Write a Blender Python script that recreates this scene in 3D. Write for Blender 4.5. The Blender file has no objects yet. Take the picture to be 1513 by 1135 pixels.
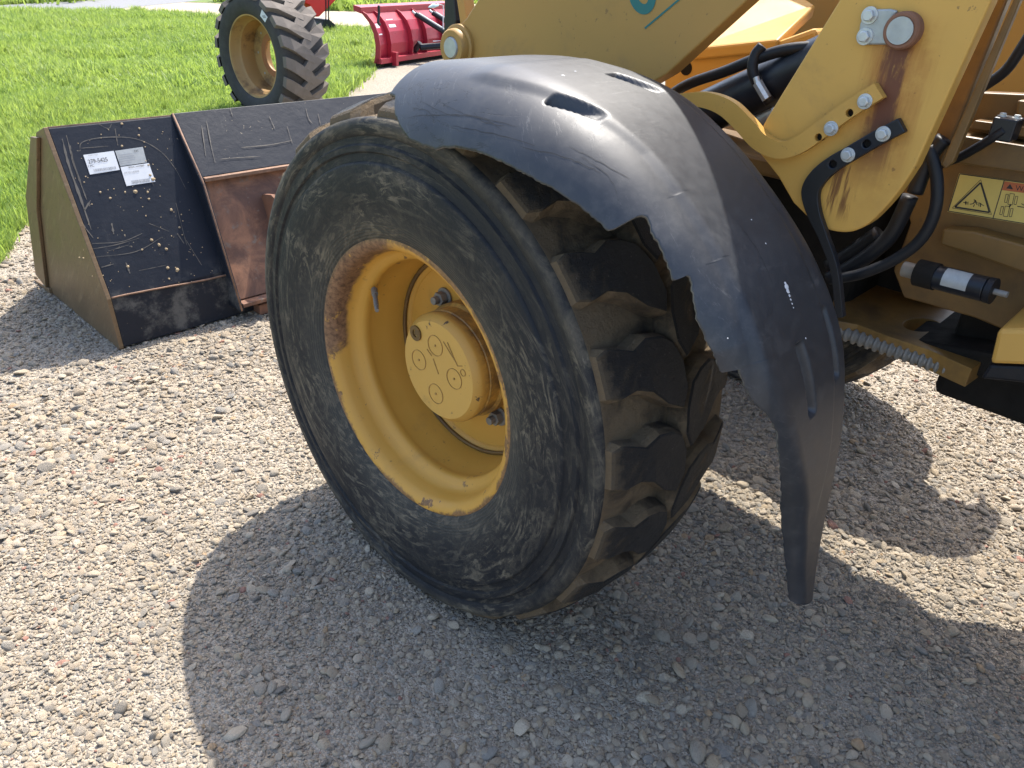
import bpy, bmesh, math, random
import numpy as np
from mathutils import Vector, Matrix, Euler

random.seed(7); RNG = np.random.default_rng(11)
SC = bpy.context.scene
COL = SC.collection

# ------------------------------------------------------------------ camera
IW, IH, FPX = 1513.0, 1135.0, 1141.4
CP = np.array([-1.1602, -1.2756, 1.5268]); YAW, PITCH, ROLL = .8236, .5098, .0568
_fw = np.array([math.sin(YAW)*math.cos(PITCH), math.cos(YAW)*math.cos(PITCH), -math.sin(PITCH)])
_r0 = np.array([math.cos(YAW), -math.sin(YAW), 0.]); _u0 = np.cross(_r0, _fw)
_rt = math.cos(ROLL)*_r0 + math.sin(ROLL)*_u0; _up = -math.sin(ROLL)*_r0 + math.cos(ROLL)*_u0
cam = bpy.data.cameras.new('camera'); co = bpy.data.objects.new('camera', cam); COL.objects.link(co)
cam.sensor_width = 36; cam.lens = FPX/IW*36; cam.clip_start = .05; cam.clip_end = 1500
co.matrix_world = Matrix([[_rt[i], _up[i], -_fw[i], CP[i]] for i in range(3)] + [[0, 0, 0, 1]])
SC.camera = co
# ------------------------------------------------------------------ sky, sun, exposure
SUN = Vector((.54, .26, 1)).normalized()
w = bpy.data.worlds.new('World'); SC.world = w; w.use_nodes = True
nt = w.node_tree; nt.nodes.clear()
sky = nt.nodes.new('ShaderNodeTexSky'); sky.sky_type = 'NISHITA'; sky.sun_disc = False
sky.sun_elevation = math.asin(SUN.z); sky.sun_rotation = math.atan2(SUN.x, SUN.y)
sky.air_density = 1.0; sky.dust_density = 2.5; sky.ozone_density = 1.0
bg = nt.nodes.new('ShaderNodeBackground'); bg.inputs[1].default_value = .15
wo = nt.nodes.new('ShaderNodeOutputWorld')
nt.links.new(sky.outputs[0], bg.inputs[0]); nt.links.new(bg.outputs[0], wo.inputs[0])
sl = bpy.data.lights.new('sun', 'SUN'); sl.energy = 3.1; sl.angle = math.radians(.55); sl.color = (1, .95, .87)
so = bpy.data.objects.new('sun', sl); COL.objects.link(so); so.location = (3, 2, 8)
so.rotation_euler = SUN.to_track_quat('Z', 'Y').to_euler()
SC.view_settings.view_transform = 'Standard'; SC.view_settings.look = 'None'
SC.view_settings.exposure = 1.45; SC.view_settings.gamma = 1; SC.view_settings.use_curve_mapping = False

# ------------------------------------------------------------------ measuring: a sight line cut with a real plane
def ray(px):
    return _fw + ((px[0]-IW/2)/FPX)*_rt - ((px[1]-IH/2)/FPX)*_up
def at(px, ax, val):
    d = ray(px); return CP + (val-CP[ax])/d[ax]*d
def atp(px, p0, n):
    d = ray(px); n = np.array(n); return CP + ((np.array(p0)-CP)@n)/(d@n)*d
def yz(pts, x):                      # (y, z) of points lying in the upright plane x
    return [tuple(at(q, 0, x)[1:]) for q in pts]
def gxy(pts, z=0):
    return [tuple(at(q, 2, z)[:2]) for q in pts]

# ------------------------------------------------------------------ object helpers
WM = {}
def _link(o, parent, M):
    COL.objects.link(o)
    if parent is not None:
        o.parent = parent; o.matrix_parent_inverse = WM[parent.name].inverted()
    o.matrix_basis = M; WM[o.name] = M.copy()
def thing(name, label, cat, loc=(0, 0, 0), group=None):
    o = bpy.data.objects.new(name, None); o.empty_display_size = .2
    _link(o, None, Matrix.Translation(loc)); o['label'] = label; o['category'] = cat
    if group: o['group'] = group
    return o
def part(name, me, mat, parent, M=None, smooth=None, bevel=0, kind=None, label=None):
    o = bpy.data.objects.new(name, me); _link(o, parent, M or Matrix())
    if mat is not None and len(me.materials) == 0:
        for m in (mat if isinstance(mat, (list, tuple)) else [mat]): me.materials.append(m)
    if smooth is not None: shade(me, smooth)
    if bevel:
        b = o.modifiers.new('bevel', 'BEVEL'); b.width = bevel; b.segments = 2; b.limit_method = 'ANGLE'; b.angle_limit = math.radians(35)
        b.harden_normals = False
    if kind: o['kind'] = kind
    if label: o['label'] = label
    return o
def shade(me, ang):
    if ang is True:
        me.polygons.foreach_set('use_smooth', [True]*len(me.polygons)); return
    bm = bmesh.new(); bm.from_mesh(me)
    for f in bm.faces: f.smooth = True
    for e in bm.edges:
        if len(e.link_faces) == 2 and e.calc_face_angle(0) > math.radians(ang): e.smooth = False
    bm.to_mesh(me); bm.free()
class MB:
    def __init__(s): s.v = []; s.f = []; s.m = []
    def add(s, v, f, mi=0):
        n = len(s.v); s.v += [tuple(map(float, q)) for q in v]
        s.f += [tuple(i+n for i in q) for q in f]; s.m += [mi]*len(f); return s
    def box(s, c, d, M=None, mi=0):
        v = [Vector((c[0]+sx*d[0]/2, c[1]+sy*d[1]/2, c[2]+sz*d[2]/2)) for sx in (-1, 1) for sy in (-1, 1) for sz in (-1, 1)]
        if M: v = [M @ q for q in v]
        return s.add(v, [(0, 1, 3, 2), (4, 6, 7, 5), (0, 4, 5, 1), (2, 3, 7, 6), (0, 2, 6, 4), (1, 5, 7, 3)], mi)
    def prism(s, base, vec, mi=0):           # 3D polygon pushed along vec
        n = len(base); b = [np.array(q, float) for q in base]; t = [q+np.array(vec) for q in b]
        return s.add(b+t, [tuple(range(n))[::-1], tuple(range(n, 2*n))]+[(i, (i+1) % n, n+(i+1) % n, n+i) for i in range(n)], mi)
    def plate(s, pts, x0, x1, mi=0):         # (y, z) outline between two x
        return s.prism([(x0, y, z) for y, z in pts], (x1-x0, 0, 0), mi)
    def lathe(s, prof, seg=64, axis=0, c=(0, 0, 0), mi=0, closed=False, a0=0, a1=2*math.pi):
        n = len(prof); full = abs(a1-a0-2*math.pi) < 1e-6; k = seg if full else seg+1
        v = []
        for i in range(k):
            a = a0+(a1-a0)*i/seg
            for x, r in prof:
                q = [x, r*math.cos(a), r*math.sin(a)]
                q = [q[-axis % 3], q[(1-axis) % 3], q[(2-axis) % 3]]
                v.append((q[0]+c[0], q[1]+c[1], q[2]+c[2]))
        f = []
        for i in range(seg):
            j = (i+1) % k
            for t in range(n if closed else n-1):
                u = (t+1) % n
                f.append((i*n+t, i*n+u, j*n+u, j*n+t))
        return s.add(v, f, mi)
    def cyl(s, p, q, r, seg=20, r2=None, mi=0):
        p = np.array(p, float); q = np.array(q, float); d = q-p; d = d/np.linalg.norm(d)
        a = np.cross(d, (0, 0, 1) if abs(d[2]) < .9 else (1, 0, 0)); a /= np.linalg.norm(a); b = np.cross(d, a)
        r2 = r if r2 is None else r2
        v = [p+r*(math.cos(2*math.pi*i/seg)*a+math.sin(2*math.pi*i/seg)*b) for i in range(seg)]
        v += [q+r2*(math.cos(2*math.pi*i/seg)*a+math.sin(2*math.pi*i/seg)*b) for i in range(seg)]
        return s.add(v, [tuple(range(seg))[::-1], tuple(range(seg, 2*seg))]+[(i, (i+1) % seg, seg+(i+1) % seg, seg+i) for i in range(seg)], mi)
    def tube(s, pts, rad, seg=12, smooth=6, mi=0):
        P = catmull(np.array(pts, float), smooth) if smooth else np.array(pts, float)
        R = np.interp(np.linspace(0, 1, len(P)), np.linspace(0, 1, len(rad)), rad) if hasattr(rad, '__len__') else np.full(len(P), rad)
        T = np.gradient(P, axis=0); T /= np.linalg.norm(T, axis=1)[:, None]
        a = np.cross(T[0], (0, 0, 1) if abs(T[0][2]) < .9 else (1, 0, 0)); a /= np.linalg.norm(a)
        v = []
        for i in range(len(P)):
            a = a-T[i]*(a@T[i]); a /= np.linalg.norm(a); b = np.cross(T[i], a)
            v += [P[i]+R[i]*(math.cos(2*math.pi*k/seg)*a+math.sin(2*math.pi*k/seg)*b) for k in range(seg)]
        f = [(i*seg+k, i*seg+(k+1) % seg, (i+1)*seg+(k+1) % seg, (i+1)*seg+k) for i in range(len(P)-1) for k in range(seg)]
        f += [tuple(range(seg))[::-1], tuple(range((len(P)-1)*seg, len(P)*seg))]
        return s.add(v, f, mi)
    def hexbolt(s, c, n, r, h, washer=True, mi=0):
        c = np.array(c, float); n = np.array(n, float); n /= np.linalg.norm(n)
        if washer: s.cyl(c-n*.002, c+n*h*.22, r*1.42, 20, mi=mi)
        s.cyl(c, c+n*h, r, 6, mi=mi); s.cyl(c+n*h, c+n*(h+.001), r*.86, 14, r2=r*.8, mi=mi); return s
    def mesh(s, name='mesh'):
        me = bpy.data.meshes.new(name); me.from_pydata(s.v, [], s.f)
        if any(s.m): me.polygons.foreach_set('material_index', s.m)
        me.update()
        bm = bmesh.new(); bm.from_mesh(me); bmesh.ops.recalc_face_normals(bm, faces=bm.faces); bm.to_mesh(me); bm.free()
        return me
def catmull(P, n):
    Q = np.vstack([2*P[0]-P[1], P, 2*P[-1]-P[-2]]); out = []
    for i in range(1, len(Q)-2):
        a, b, c, d = Q[i-1:i+3]
        for k in range(n):
            u = k/n; out.append(.5*(2*b+(c-a)*u+(2*a-5*b+4*c-d)*u*u+(3*b-a-3*c+d)*u**3))
    out.append(Q[-2]); return np.array(out)
def holed(outer, holes, depth_vec):          # plate with real holes: lists of 3D points
    bm = bmesh.new(); es = []
    for loop in [outer]+holes:
        vs = [bm.verts.new(q) for q in loop]
        es += [bm.edges.new((vs[i], vs[(i+1) % len(vs)])) for i in range(len(vs))]
    r = bmesh.ops.triangle_fill(bm, edges=es, use_beauty=True)
    fs = [g for g in r['geom'] if isinstance(g, bmesh.types.BMFace)]
    e = bmesh.ops.extrude_face_region(bm, geom=fs)
    bmesh.ops.translate(bm, vec=Vector(depth_vec), verts=[g for g in e['geom'] if isinstance(g, bmesh.types.BMVert)])
    bmesh.ops.recalc_face_normals(bm, faces=bm.faces)
    bmesh.ops.dissolve_limit(bm, angle_limit=.01, verts=bm.verts, edges=bm.edges)
    me = bpy.data.meshes.new('plate'); bm.to_mesh(me); bm.free(); return me
_txt = {}
def text_shape(body):
    if body in _txt: return _txt[body]
    cu = bpy.data.curves.new('text', 'FONT'); cu.body = body; cu.resolution_u = 3
    o = bpy.data.objects.new('text', cu); COL.objects.link(o)
    dg = bpy.context.evaluated_depsgraph_get(); dg.update()
    me = bpy.data.meshes.new_from_object(o.evaluated_get(dg))
    v = [tuple(q.co[:2]) for q in me.vertices]; f = [tuple(q.vertices) for q in me.polygons]
    bpy.data.objects.remove(o); bpy.data.curves.remove(cu); bpy.data.meshes.remove(me)
    _txt[body] = (v, f); return v, f
def print_text(mb, body, fmap, o, u, v, size, mi=0, width=None):   # flat print on a surface
    vs, fs = text_shape(body); o = np.array(o, float); u = np.array(u, float); v = np.array(v, float)
    k = size
    kx = k if width is None else width/max(q[0] for q in vs)
    mb.add([fmap(o+u*(q[0]*kx)-v*(q[1]*k)) for q in vs], fs, mi)

# ------------------------------------------------------------------ materials
class NT:
    def __init__(s, name):
        s.m = bpy.data.materials.new(name); s.m.use_nodes = True; s.t = s.m.node_tree; s.n = s.t.nodes
        s.p = s.n['Principled BSDF']; s.out = s.n['Material Output']
    def new(s, t, **k):
        n = s.n.new(t)
        for a, b in k.items(): setattr(n, a, b)
        return n
    def lk(s, a, b): s.t.links.new(a, b)
    def put(s, sock, val):
        if isinstance(val, bpy.types.NodeSocket): s.lk(val, sock)
        elif isinstance(val, (tuple, list)) and sock.type == 'RGBA': sock.default_value = (*val[:3], 1)
        else: sock.default_value = val
    def co(s): return s.new('ShaderNodeTexCoord').outputs['Object']
    def math(s, op, a, b=0, c=0, clamp=False):
        n = s.new('ShaderNodeMath', operation=op, use_clamp=clamp)
        for i, q in enumerate((a, b, c)): s.put(n.inputs[i], q)
        return n.outputs[0]
    def noise(s, scale, detail=4, rough=.6, vec=None, dist=0):
        n = s.new('ShaderNodeTexNoise'); n.inputs['Scale'].default_value = scale; n.inputs['Detail'].default_value = detail
        n.inputs['Roughness'].default_value = rough; n.inputs['Distortion'].default_value = dist
        s.lk(vec if vec is not None else s.co(), n.inputs['Vector']); return n.outputs['Fac']
    def step(s, v, a, b):
        n = s.new('ShaderNodeMapRange', interpolation_type='SMOOTHSTEP'); s.put(n.inputs[0], v)
        n.inputs[1].default_value = a; n.inputs[2].default_value = b; return n.outputs[0]
    def rng(s, v, a, b, c, d):
        n = s.new('ShaderNodeMapRange'); s.put(n.inputs[0], v)
        for i, q in enumerate((a, b, c, d)): n.inputs[i+1].default_value = q
        return n.outputs[0]
    def mix(s, f, a, b):
        n = s.new('ShaderNodeMix', data_type='RGBA'); s.put(n.inputs[0], f); s.put(n.inputs[6], a); s.put(n.inputs[7], b); return n.outputs[2]
    def xyz(s, v=None):
        n = s.new('ShaderNodeSeparateXYZ'); s.lk(v if v is not None else s.co(), n.inputs[0]); return n.outputs
    def vec(s, a, b, c):
        n = s.new('ShaderNodeCombineXYZ')
        for i, q in enumerate((a, b, c)): s.put(n.inputs[i], q)
        return n.outputs[0]
    def scale(s, v, sx, sy, sz):
        n = s.new('ShaderNodeMapping'); s.lk(v, n.inputs[0]); n.inputs['Scale'].default_value = (sx, sy, sz); return n.outputs[0]
    def bump(s, h, st=.3, d=.01):
        n = s.new('ShaderNodeBump'); n.inputs['Strength'].default_value = st; n.inputs['Distance'].default_value = d
        s.lk(h, n.inputs['Height']); s.lk(n.outputs[0], s.p.inputs['Normal'])
    def set(s, base=None, rough=None, metal=None, spec=None):
        for k, q in (('Base Color', base), ('Roughness', rough), ('Metallic', metal), ('Specular IOR Level', spec)):
            if q is not None: s.put(s.p.inputs[k], q)
        return s.m
RUST = (.14, .055, .025)
def plain(name, c, rough=.5, metal=0, var=.25, sc=12, bump=0, spec=None):
    k = NT(name); n = k.noise(sc, 5)
    d = tuple(q*(1-var) for q in c); l = tuple(min(1, q*(1+var)) for q in c)
    k.set(k.mix(n, d, l), k.rng(k.noise(sc*2.3, 4), .3, .7, max(0, rough-.08), min(1, rough+.1)), metal, spec)
    if bump: k.bump(k.noise(sc*6, 5), bump, .003)
    return k.m
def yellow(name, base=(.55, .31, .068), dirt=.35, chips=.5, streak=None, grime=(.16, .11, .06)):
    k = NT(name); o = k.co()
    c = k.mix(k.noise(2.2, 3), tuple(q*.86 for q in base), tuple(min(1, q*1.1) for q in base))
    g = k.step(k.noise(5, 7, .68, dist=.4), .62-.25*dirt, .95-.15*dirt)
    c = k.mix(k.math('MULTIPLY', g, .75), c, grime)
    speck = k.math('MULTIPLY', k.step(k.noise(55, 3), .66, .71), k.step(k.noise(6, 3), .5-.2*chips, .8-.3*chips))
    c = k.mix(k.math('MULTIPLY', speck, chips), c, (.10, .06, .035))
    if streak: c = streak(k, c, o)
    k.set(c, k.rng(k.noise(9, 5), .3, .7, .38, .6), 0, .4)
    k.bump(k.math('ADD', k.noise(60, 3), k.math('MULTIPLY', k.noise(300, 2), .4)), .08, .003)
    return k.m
def polar(k, cy=0, cz=0):
    x, y, z = k.xyz()
    r = k.math('SQRT', k.math('ADD', k.math('MULTIPLY', y, y), k.math('MULTIPLY', z, z)))
    return x, r, k.math('ARCTAN2', z, y), y, z
def m_sidewall(name='tyre_sidewall', R0=.60):
    k = NT(name); x, r, a, y, z = polar(k)
    v1 = k.vec(k.math('MULTIPLY', k.math('ADD', a, k.math('MULTIPLY', r, 1.6)), 5.5), k.math('MULTIPLY', r, 11), x)
    v2 = k.vec(k.math('MULTIPLY', a, 3.0), k.math('MULTIPLY', r, 60), 0)
    s1 = k.noise(2.1, 8, .72, v1, .8); s2 = k.noise(1.4, 4, .6, v2); s3 = k.noise(7, 9, .72, dist=1.2)
    d = k.math('MULTIPLY', k.step(s1, .44, .64), k.step(s3, .42, .60))
    d = k.math('ADD', k.math('MULTIPLY', d, .40), k.math('MULTIPLY', k.step(s2, .50, .76), .12))
    sc = k.math('MULTIPLY', k.step(k.noise(2.4, 11, .72, k.vec(k.math('MULTIPLY', k.math('SUBTRACT', a, k.math('MULTIPLY', r, 3)), 2), k.math('MULTIPLY', r, 13), 0), 2.2), .47, .60), .85)
    sc = k.math('MULTIPLY', sc, k.rng(k.noise(38, 6, .75), .35, .65, .35, 1.0))
    edge = k.math('MULTIPLY', k.step(r, R0-.03, R0-.002), k.step(s3, .35, .6))
    big_ = k.step(k.noise(2.6, 5, .6, dist=.8), .36, .60)
    d = k.math('MULTIPLY', k.math('MAXIMUM', d, sc), k.rng(big_, 0, 1, .22, 1.15))
    d = k.math('ADD', d, k.math('MULTIPLY', edge, .30), clamp=True)
    c = k.mix(k.noise(3, 4), (.009, .010, .013), (.019, .0205, .0235))
    c = k.mix(k.math('MULTIPLY', k.step(r, .44, .36), .45), c, (.070, .068, .058))
    ringd = k.math('MULTIPLY', k.math('MULTIPLY', k.step(r, .508, .516), k.step(r, .580, .570)), .75)
    d = k.math('MULTIPLY', d, k.math('SUBTRACT', 1, k.math('MULTIPLY', ringd, .55)))
    c = k.mix(d, c, k.mix(k.noise(9, 4), (.105, .094, .073), (.235, .195, .135)))
    k.set(c, k.rng(d, 0, 1, .62, .9), 0, .25)
    rings = k.math('SINE', k.math('MULTIPLY', r, 900))
    near = k.math('MULTIPLY', k.step(r, .40, .375), .25)
    k.bump(k.math('ADD', k.math('ADD', k.math('MULTIPLY', rings, near), k.noise(45, 8, .7)), k.math('MULTIPLY', s1, .6)), .35, .006)
    return k.m
def m_tread(name, lo=(.014, .014, .016), dust=(.125, .092, .056), thr=.56):
    k = NT(name); n = k.noise(9, 9, .7, dist=.6)
    xa = k.math('ABSOLUTE', k.xyz()[0])
    d = k.math('MULTIPLY', k.step(n, thr, thr+.2), .8)
    d = k.math('MAXIMUM', d, k.math('MULTIPLY', k.step(k.math('ADD', xa, k.math('MULTIPLY', k.math('SUBTRACT', k.noise(24, 6, .7), .5), .10)), .165, .20), .75))
    fleck = k.step(k.noise(130, 3, .6), .66, .74)
    c = k.mix(d, k.mix(k.noise(25, 6), lo, tuple(q*2.1 for q in lo)), dust)
    c = k.mix(k.math('MULTIPLY', fleck, .6), c, (.20, .175, .15))
    k.set(c, k.rng(d, 0, 1, .55, .9), 0, .35)
    k.bump(k.math('ADD', k.noise(85, 9, .8), k.math('MULTIPLY', k.noise(22, 5), 1.2)), 1.0, .014); return k.m
MAT = {}
MAT['tyre'] = m_sidewall()
MAT['lug'] = m_tread('tyre_tread_block', (.012, .012, .013), (.15, .112, .07), .52)
MAT['lug_side'] = m_tread('dusty_tread_groove', (.045, .034, .023), (.25, .18, .105), .36)
MAT['yellow'] = yellow('loader_yellow_paint')
MAT['yellow_arm'] = yellow('lift_arm_yellow_paint', (.40, .228, .060), .36, .55)
MAT['yellow_dirty_shade'] = yellow('grimy_shade_darkened_yellow', (.17, .092, .024), 1.15, .6, grime=(.035, .023, .014))  # grime, with the base also darkened to stand in for interior shade
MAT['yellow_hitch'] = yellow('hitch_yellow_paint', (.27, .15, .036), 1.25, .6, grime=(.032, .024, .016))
MAT['steel'] = plain('zinc_steel', (.52, .54, .54), .42, .75, .2, 60, .1)
MAT['steel_dull'] = plain('dull_pin_steel', (.40, .42, .41), .5, .55, .3, 30, .2)
MAT['black'] = plain('black_paint', (.008, .010, .015), .4, 0, .4, 14, .1, .4)
MAT['hose'] = plain('black_rubber_hose', (.009, .010, .013), .5, 0, .5, 20, .2, .3)
MAT['dark'] = plain('dark_grime_and_shade', (.013, .0115, .010), .85, 0, .5, 15, .3, .2)  # grime colour, also standing in for shade in voids and holes
MAT['rust'] = plain('rusty_steel', (.20, .095, .055), .8, 0, .45, 16, .4)
MAT['grimegrey'] = plain('grimy_grey_metal', (.22, .21, .19), .6, .3, .3, 30, .2)
MAT['white'] = plain('white_label_print', (.62, .63, .64), .5, 0, .06, 30)
MAT['label_grey'] = plain('aluminium_plate', (.36, .37, .36), .5, .2, .25, 60)
MAT['ink'] = plain('black_ink', (.02, .02, .022), .6, 0, .1, 20)
MAT['ink_soft'] = plain('faded_grey_ink', (.28, .29, .31), .6, 0, .2, 40)
MAT['teal'] = plain('teal_decal', (.006, .135, .135), .4, 0, .08, 10)
MAT['sticker'] = plain('yellow_sticker_film', (.55, .42, .11), .45, 0, .12, 25)
MAT['orange'] = plain('orange_sticker_film', (.42, .11, .035), .5, 0, .1, 25)
MAT['mud'] = plain('dried_mud', (.36, .27, .16), .95, 0, .3, 30, .5)
MAT['scratch'] = plain('bare_scratch', (.105, .093, .078), .7, 0, .3, 40)

def rim_streak(k, c, o):
    x, r, a, y, z = polar(k)
    n = k.noise(8, 8, .72, dist=.6)
    dirn = k.math('ADD', k.math('MULTIPLY', y, .80), k.math('MULTIPLY', z, .60))
    m = k.math('ADD', dirn, k.math('MULTIPLY', k.math('SUBTRACT', n, .5), .16))
    up = k.math('MULTIPLY', k.step(m, .215, .25), k.step(k.math('ADD', x, k.math('MULTIPLY', k.math('SUBTRACT', n, .5), .05)), -.138, -.156))
    lip = k.math('MULTIPLY', k.step(k.math('ADD', r, k.math('MULTIPLY', k.math('SUBTRACT', n, .5), .07)), .334, .343), .85)
    chip = k.math('MULTIPLY', k.step(k.math('ADD', k.noise(17, 6, .65), k.math('MULTIPLY', k.step(r, .29, .34), .06)), .655, .675), .9)
    m = k.math('MAXIMUM', k.math('MAXIMUM', up, lip), chip)
    rc = k.mix(k.step(k.noise(75, 7, .75), .3, .7), (.075, .038, .022), (.27, .145, .075))
    rc = k.mix(k.step(k.noise(30, 3), .62, .66), rc, (.40, .22, .05))
    c = k.mix(m, c, rc)
    seam = k.math('MULTIPLY', k.step(x, .02, .05), .45)
    return k.mix(k.math('MULTIPLY', seam, k.step(n, .35, .7)), c, (.12, .075, .04))
MAT['rim'] = yellow('wheel_rim_yellow', (.56, .295, .050), .12, .5, rim_streak)
def hub_streak(k, c, o):
    x, r, a, y, z = polar(k); n = k.noise(14, 7, .7)
    m = k.math('MULTIPLY', k.step(x, -.038, -.02), k.step(n, .34, .62))
    ring = k.math('MULTIPLY', k.math('MULTIPLY', k.step(r, .103, .116), k.step(x, -.03, -.045)), k.step(k.noise(42, 5), .62, .66))
    return k.mix(k.math('MAXIMUM', k.math('MULTIPLY', m, .8), ring), c, (.10, .065, .04))
MAT['hub'] = yellow('wheel_hub_yellow', (.56, .325, .075), .25, .3, hub_streak)
MAT['hub_line'] = plain('hub_groove_grime', (.34, .195, .058), .8, 0, .3, 40)

PINY, PINZ = at((1338, 45), 0, .40)[1:]
B1 = at((1280, 240), 0, .40)
def tower_streak(k, c, o):
    x, y, z = k.xyz(); v = k.vec(0, k.math('MULTIPLY', y, 34), k.math('MULTIPLY', z, 3.2))
    n = k.noise(1.0, 6, .7, v, .6); f = k.noise(16, 6, .7)
    dz = k.math('SUBTRACT', PINZ, z)
    cx = k.math('ADD', k.math('SUBTRACT', y, PINY), k.math('MULTIPLY', dz, .02))
    wob = k.math('MULTIPLY', k.math('SUBTRACT', n, .5), .075)
    d = k.math('ABSOLUTE', k.math('ADD', cx, wob))
    col = k.math('MULTIPLY', k.step(d, .036, .014), k.math('MULTIPLY', k.step(dz, -.01, .02), k.step(dz, .30, .15)))
    halo = k.math('MULTIPLY', k.step(d, .075, .02), k.math('MULTIPLY', k.step(dz, -.04, .02), k.step(dz, .38, .1)))
    # drip lines under the black bracket
    d2 = k.math('ABSOLUTE', k.math('ADD', k.math('SUBTRACT', y, float(B1[1])+.035), wob))
    dz2 = k.math('SUBTRACT', float(B1[2])-.005, z)
    col2 = k.math('MULTIPLY', k.math('MULTIPLY', k.step(d2, .034, .018), k.math('MULTIPLY', k.step(dz2, 0, .015), k.step(dz2, .125, .08))), k.step(n, .44, .54))
    c = k.mix(k.math('MULTIPLY', k.math('MULTIPLY', halo, k.step(f, .3, .6)), .85), c, (.34, .125, .022))
    c = k.mix(k.math('MULTIPLY', col, k.step(k.math('ADD', n, k.math('MULTIPLY', f, .5)), .54, .74)), c, (.135, .046, .022))
    return k.mix(k.math('MULTIPLY', col2, .9), c, (.14, .05, .018))
MAT['tower'] = yellow('tower_plate_yellow', (.60, .342, .076), .34, .6, tower_streak)

def m_fender():
    k = NT('weathered_black_plastic'); o = k.co(); x, y, z = k.xyz()
    n = k.noise(3.2, 8, .7, dist=.5); f = k.noise(40, 7, .7)
    c = k.mix(n, (.018, .021, .027), (.027, .030, .037))
    dust = k.math('MULTIPLY', k.math('MULTIPLY', k.step(f, .40, .72), k.step(k.noise(2.0, 6, .65), .35, .65)), .15)
    c = k.mix(dust, c, (.20, .195, .185))
    # fine scuffs along the sweep of the fender
    sw = k.vec(k.math('MULTIPLY', x, 9), k.math('MULTIPLY', k.math('ADD', y, z), 16), k.math('MULTIPLY', k.math('SUBTRACT', y, z), 110))
    sc = k.math('MULTIPLY', k.step(k.noise(1.0, 7, .75, sw, .7), .57, .68), k.step(k.noise(4.5, 3), .42, .58))
    c = k.mix(k.math('MULTIPLY', sc, .28), c, (.17, .17, .17))
    # torn hairline cracks near the front lip
    cr = k.noise(5.5, 7, .6, k.vec(k.math('MULTIPLY', x, 1.3), k.math('MULTIPLY', y, .8), k.math('MULTIPLY', z, 3.5)), 1.2)
    line = k.step(k.math('ABSOLUTE', k.math('SUBTRACT', cr, .5)), .008, .002)
    reg = k.math('MULTIPLY', k.math('MULTIPLY', k.step(y, -.36, -.28), k.step(x, -.11, -.16)), k.step(z, 1.335, 1.30))
    crack = k.math('MULTIPLY', line, reg)
    c = k.mix(crack, c, (.008, .008, .009))
    k.set(c, k.rng(f, .3, .7, .44, .55), 0, .6)
    k.bump(k.math('SUBTRACT', k.math('ADD', k.math('MULTIPLY', k.noise(26, 6), .35), k.math('ADD', k.math('MULTIPLY', sc, .25), k.math('MULTIPLY', k.noise(5, 2), .1))), k.math('MULTIPLY', crack, 2)), .16, .005)
    return k.m
MAT['fender'] = m_fender()
MAT['fender_edge'] = plain('torn_plastic_edge', (.12, .115, .105), .85, 0, .5, 60, .5)

def m_bucket():
    k = NT('scuffed_black_bucket_paint'); o = k.co(); x, y, z = k.xyz()
    n = k.noise(3, 8, .7, dist=.4)
    c = k.mix(n, (.006, .008, .014), (.016, .020, .029))
    st = k.noise(1, 7, .7, k.vec(k.math('MULTIPLY', x, 16), k.math('MULTIPLY', y, 3), k.math('MULTIPLY', z, 2.2)), .8)
    c = k.mix(k.math('MULTIPLY', k.math('MULTIPLY', k.step(st, .60, .75), k.step(n, .45, .6)), .55), c, (.15, .14, .125))
    sp = k.math('MULTIPLY', k.step(k.noise(70, 2), .70, .73), k.step(k.noise(7, 3), .5, .6))
    c = k.mix(sp, c, (.24, .20, .14))
    low = k.math('MULTIPLY', k.math('MULTIPLY', k.step(z, .30, .16), k.step(k.noise(9, 7, .7), .46, .66)), .6)
    c = k.mix(low, c, (.17, .16, .14))
    k.set(c, k.rng(n, .3, .7, .42, .6), 0, .3); k.bump(k.math('ADD', k.noise(30, 6), k.noise(4, 2)), .2, .008); return k.m
MAT['bucket'] = m_bucket()
def m_side():
    k = NT('worn_bucket_side_steel'); n = k.noise(4, 8, .7, dist=.5); x, y, z = k.xyz()
    st = k.noise(1, 6, .7, k.vec(x, k.math('MULTIPLY', k.math('ADD', y, z), 30), k.math('MULTIPLY', k.math('SUBTRACT', y, z), 5)))
    c = k.mix(n, (.11, .072, .040), (.24, .155, .082)); c = k.mix(k.math('MULTIPLY', k.step(st, .5, .75), .5), c, (.30, .22, .13))
    c = k.mix(k.math('MULTIPLY', k.step(k.noise(50, 4), .6, .68), .5), c, (.06, .042, .03))
    k.set(c, k.rng(n, .3, .7, .42, .6), .25, .4); k.bump(k.math('ADD', st, k.noise(60, 5)), .2, .003); return k.m
MAT['bucket_side'] = m_side()
def m_rustplate():
    k = NT('rusted_coupler_plate'); n = k.noise(6, 8, .7, dist=.6); m = k.noise(17, 7, .7)
    c = k.mix(k.step(n, .35, .65), (.13, .070, .05), (.33, .165, .095))
    c = k.mix(k.math('MULTIPLY', k.step(m, .56, .66), .7), c, (.20, .18, .15))
    c = k.mix(k.math('MULTIPLY', k.step(k.noise(9, 6), .60, .66), .8), c, (.38, .12, .035))
    k.set(c, .7, .1, .4); k.bump(k.math('ADD', m, n), .3, .006); return k.m
MAT['rustplate'] = m_rustplate()
MAT['rustedge'] = plain('bare_rusty_edge', (.22, .13, .085), .7, .2, .8, 22, .4)

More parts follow.
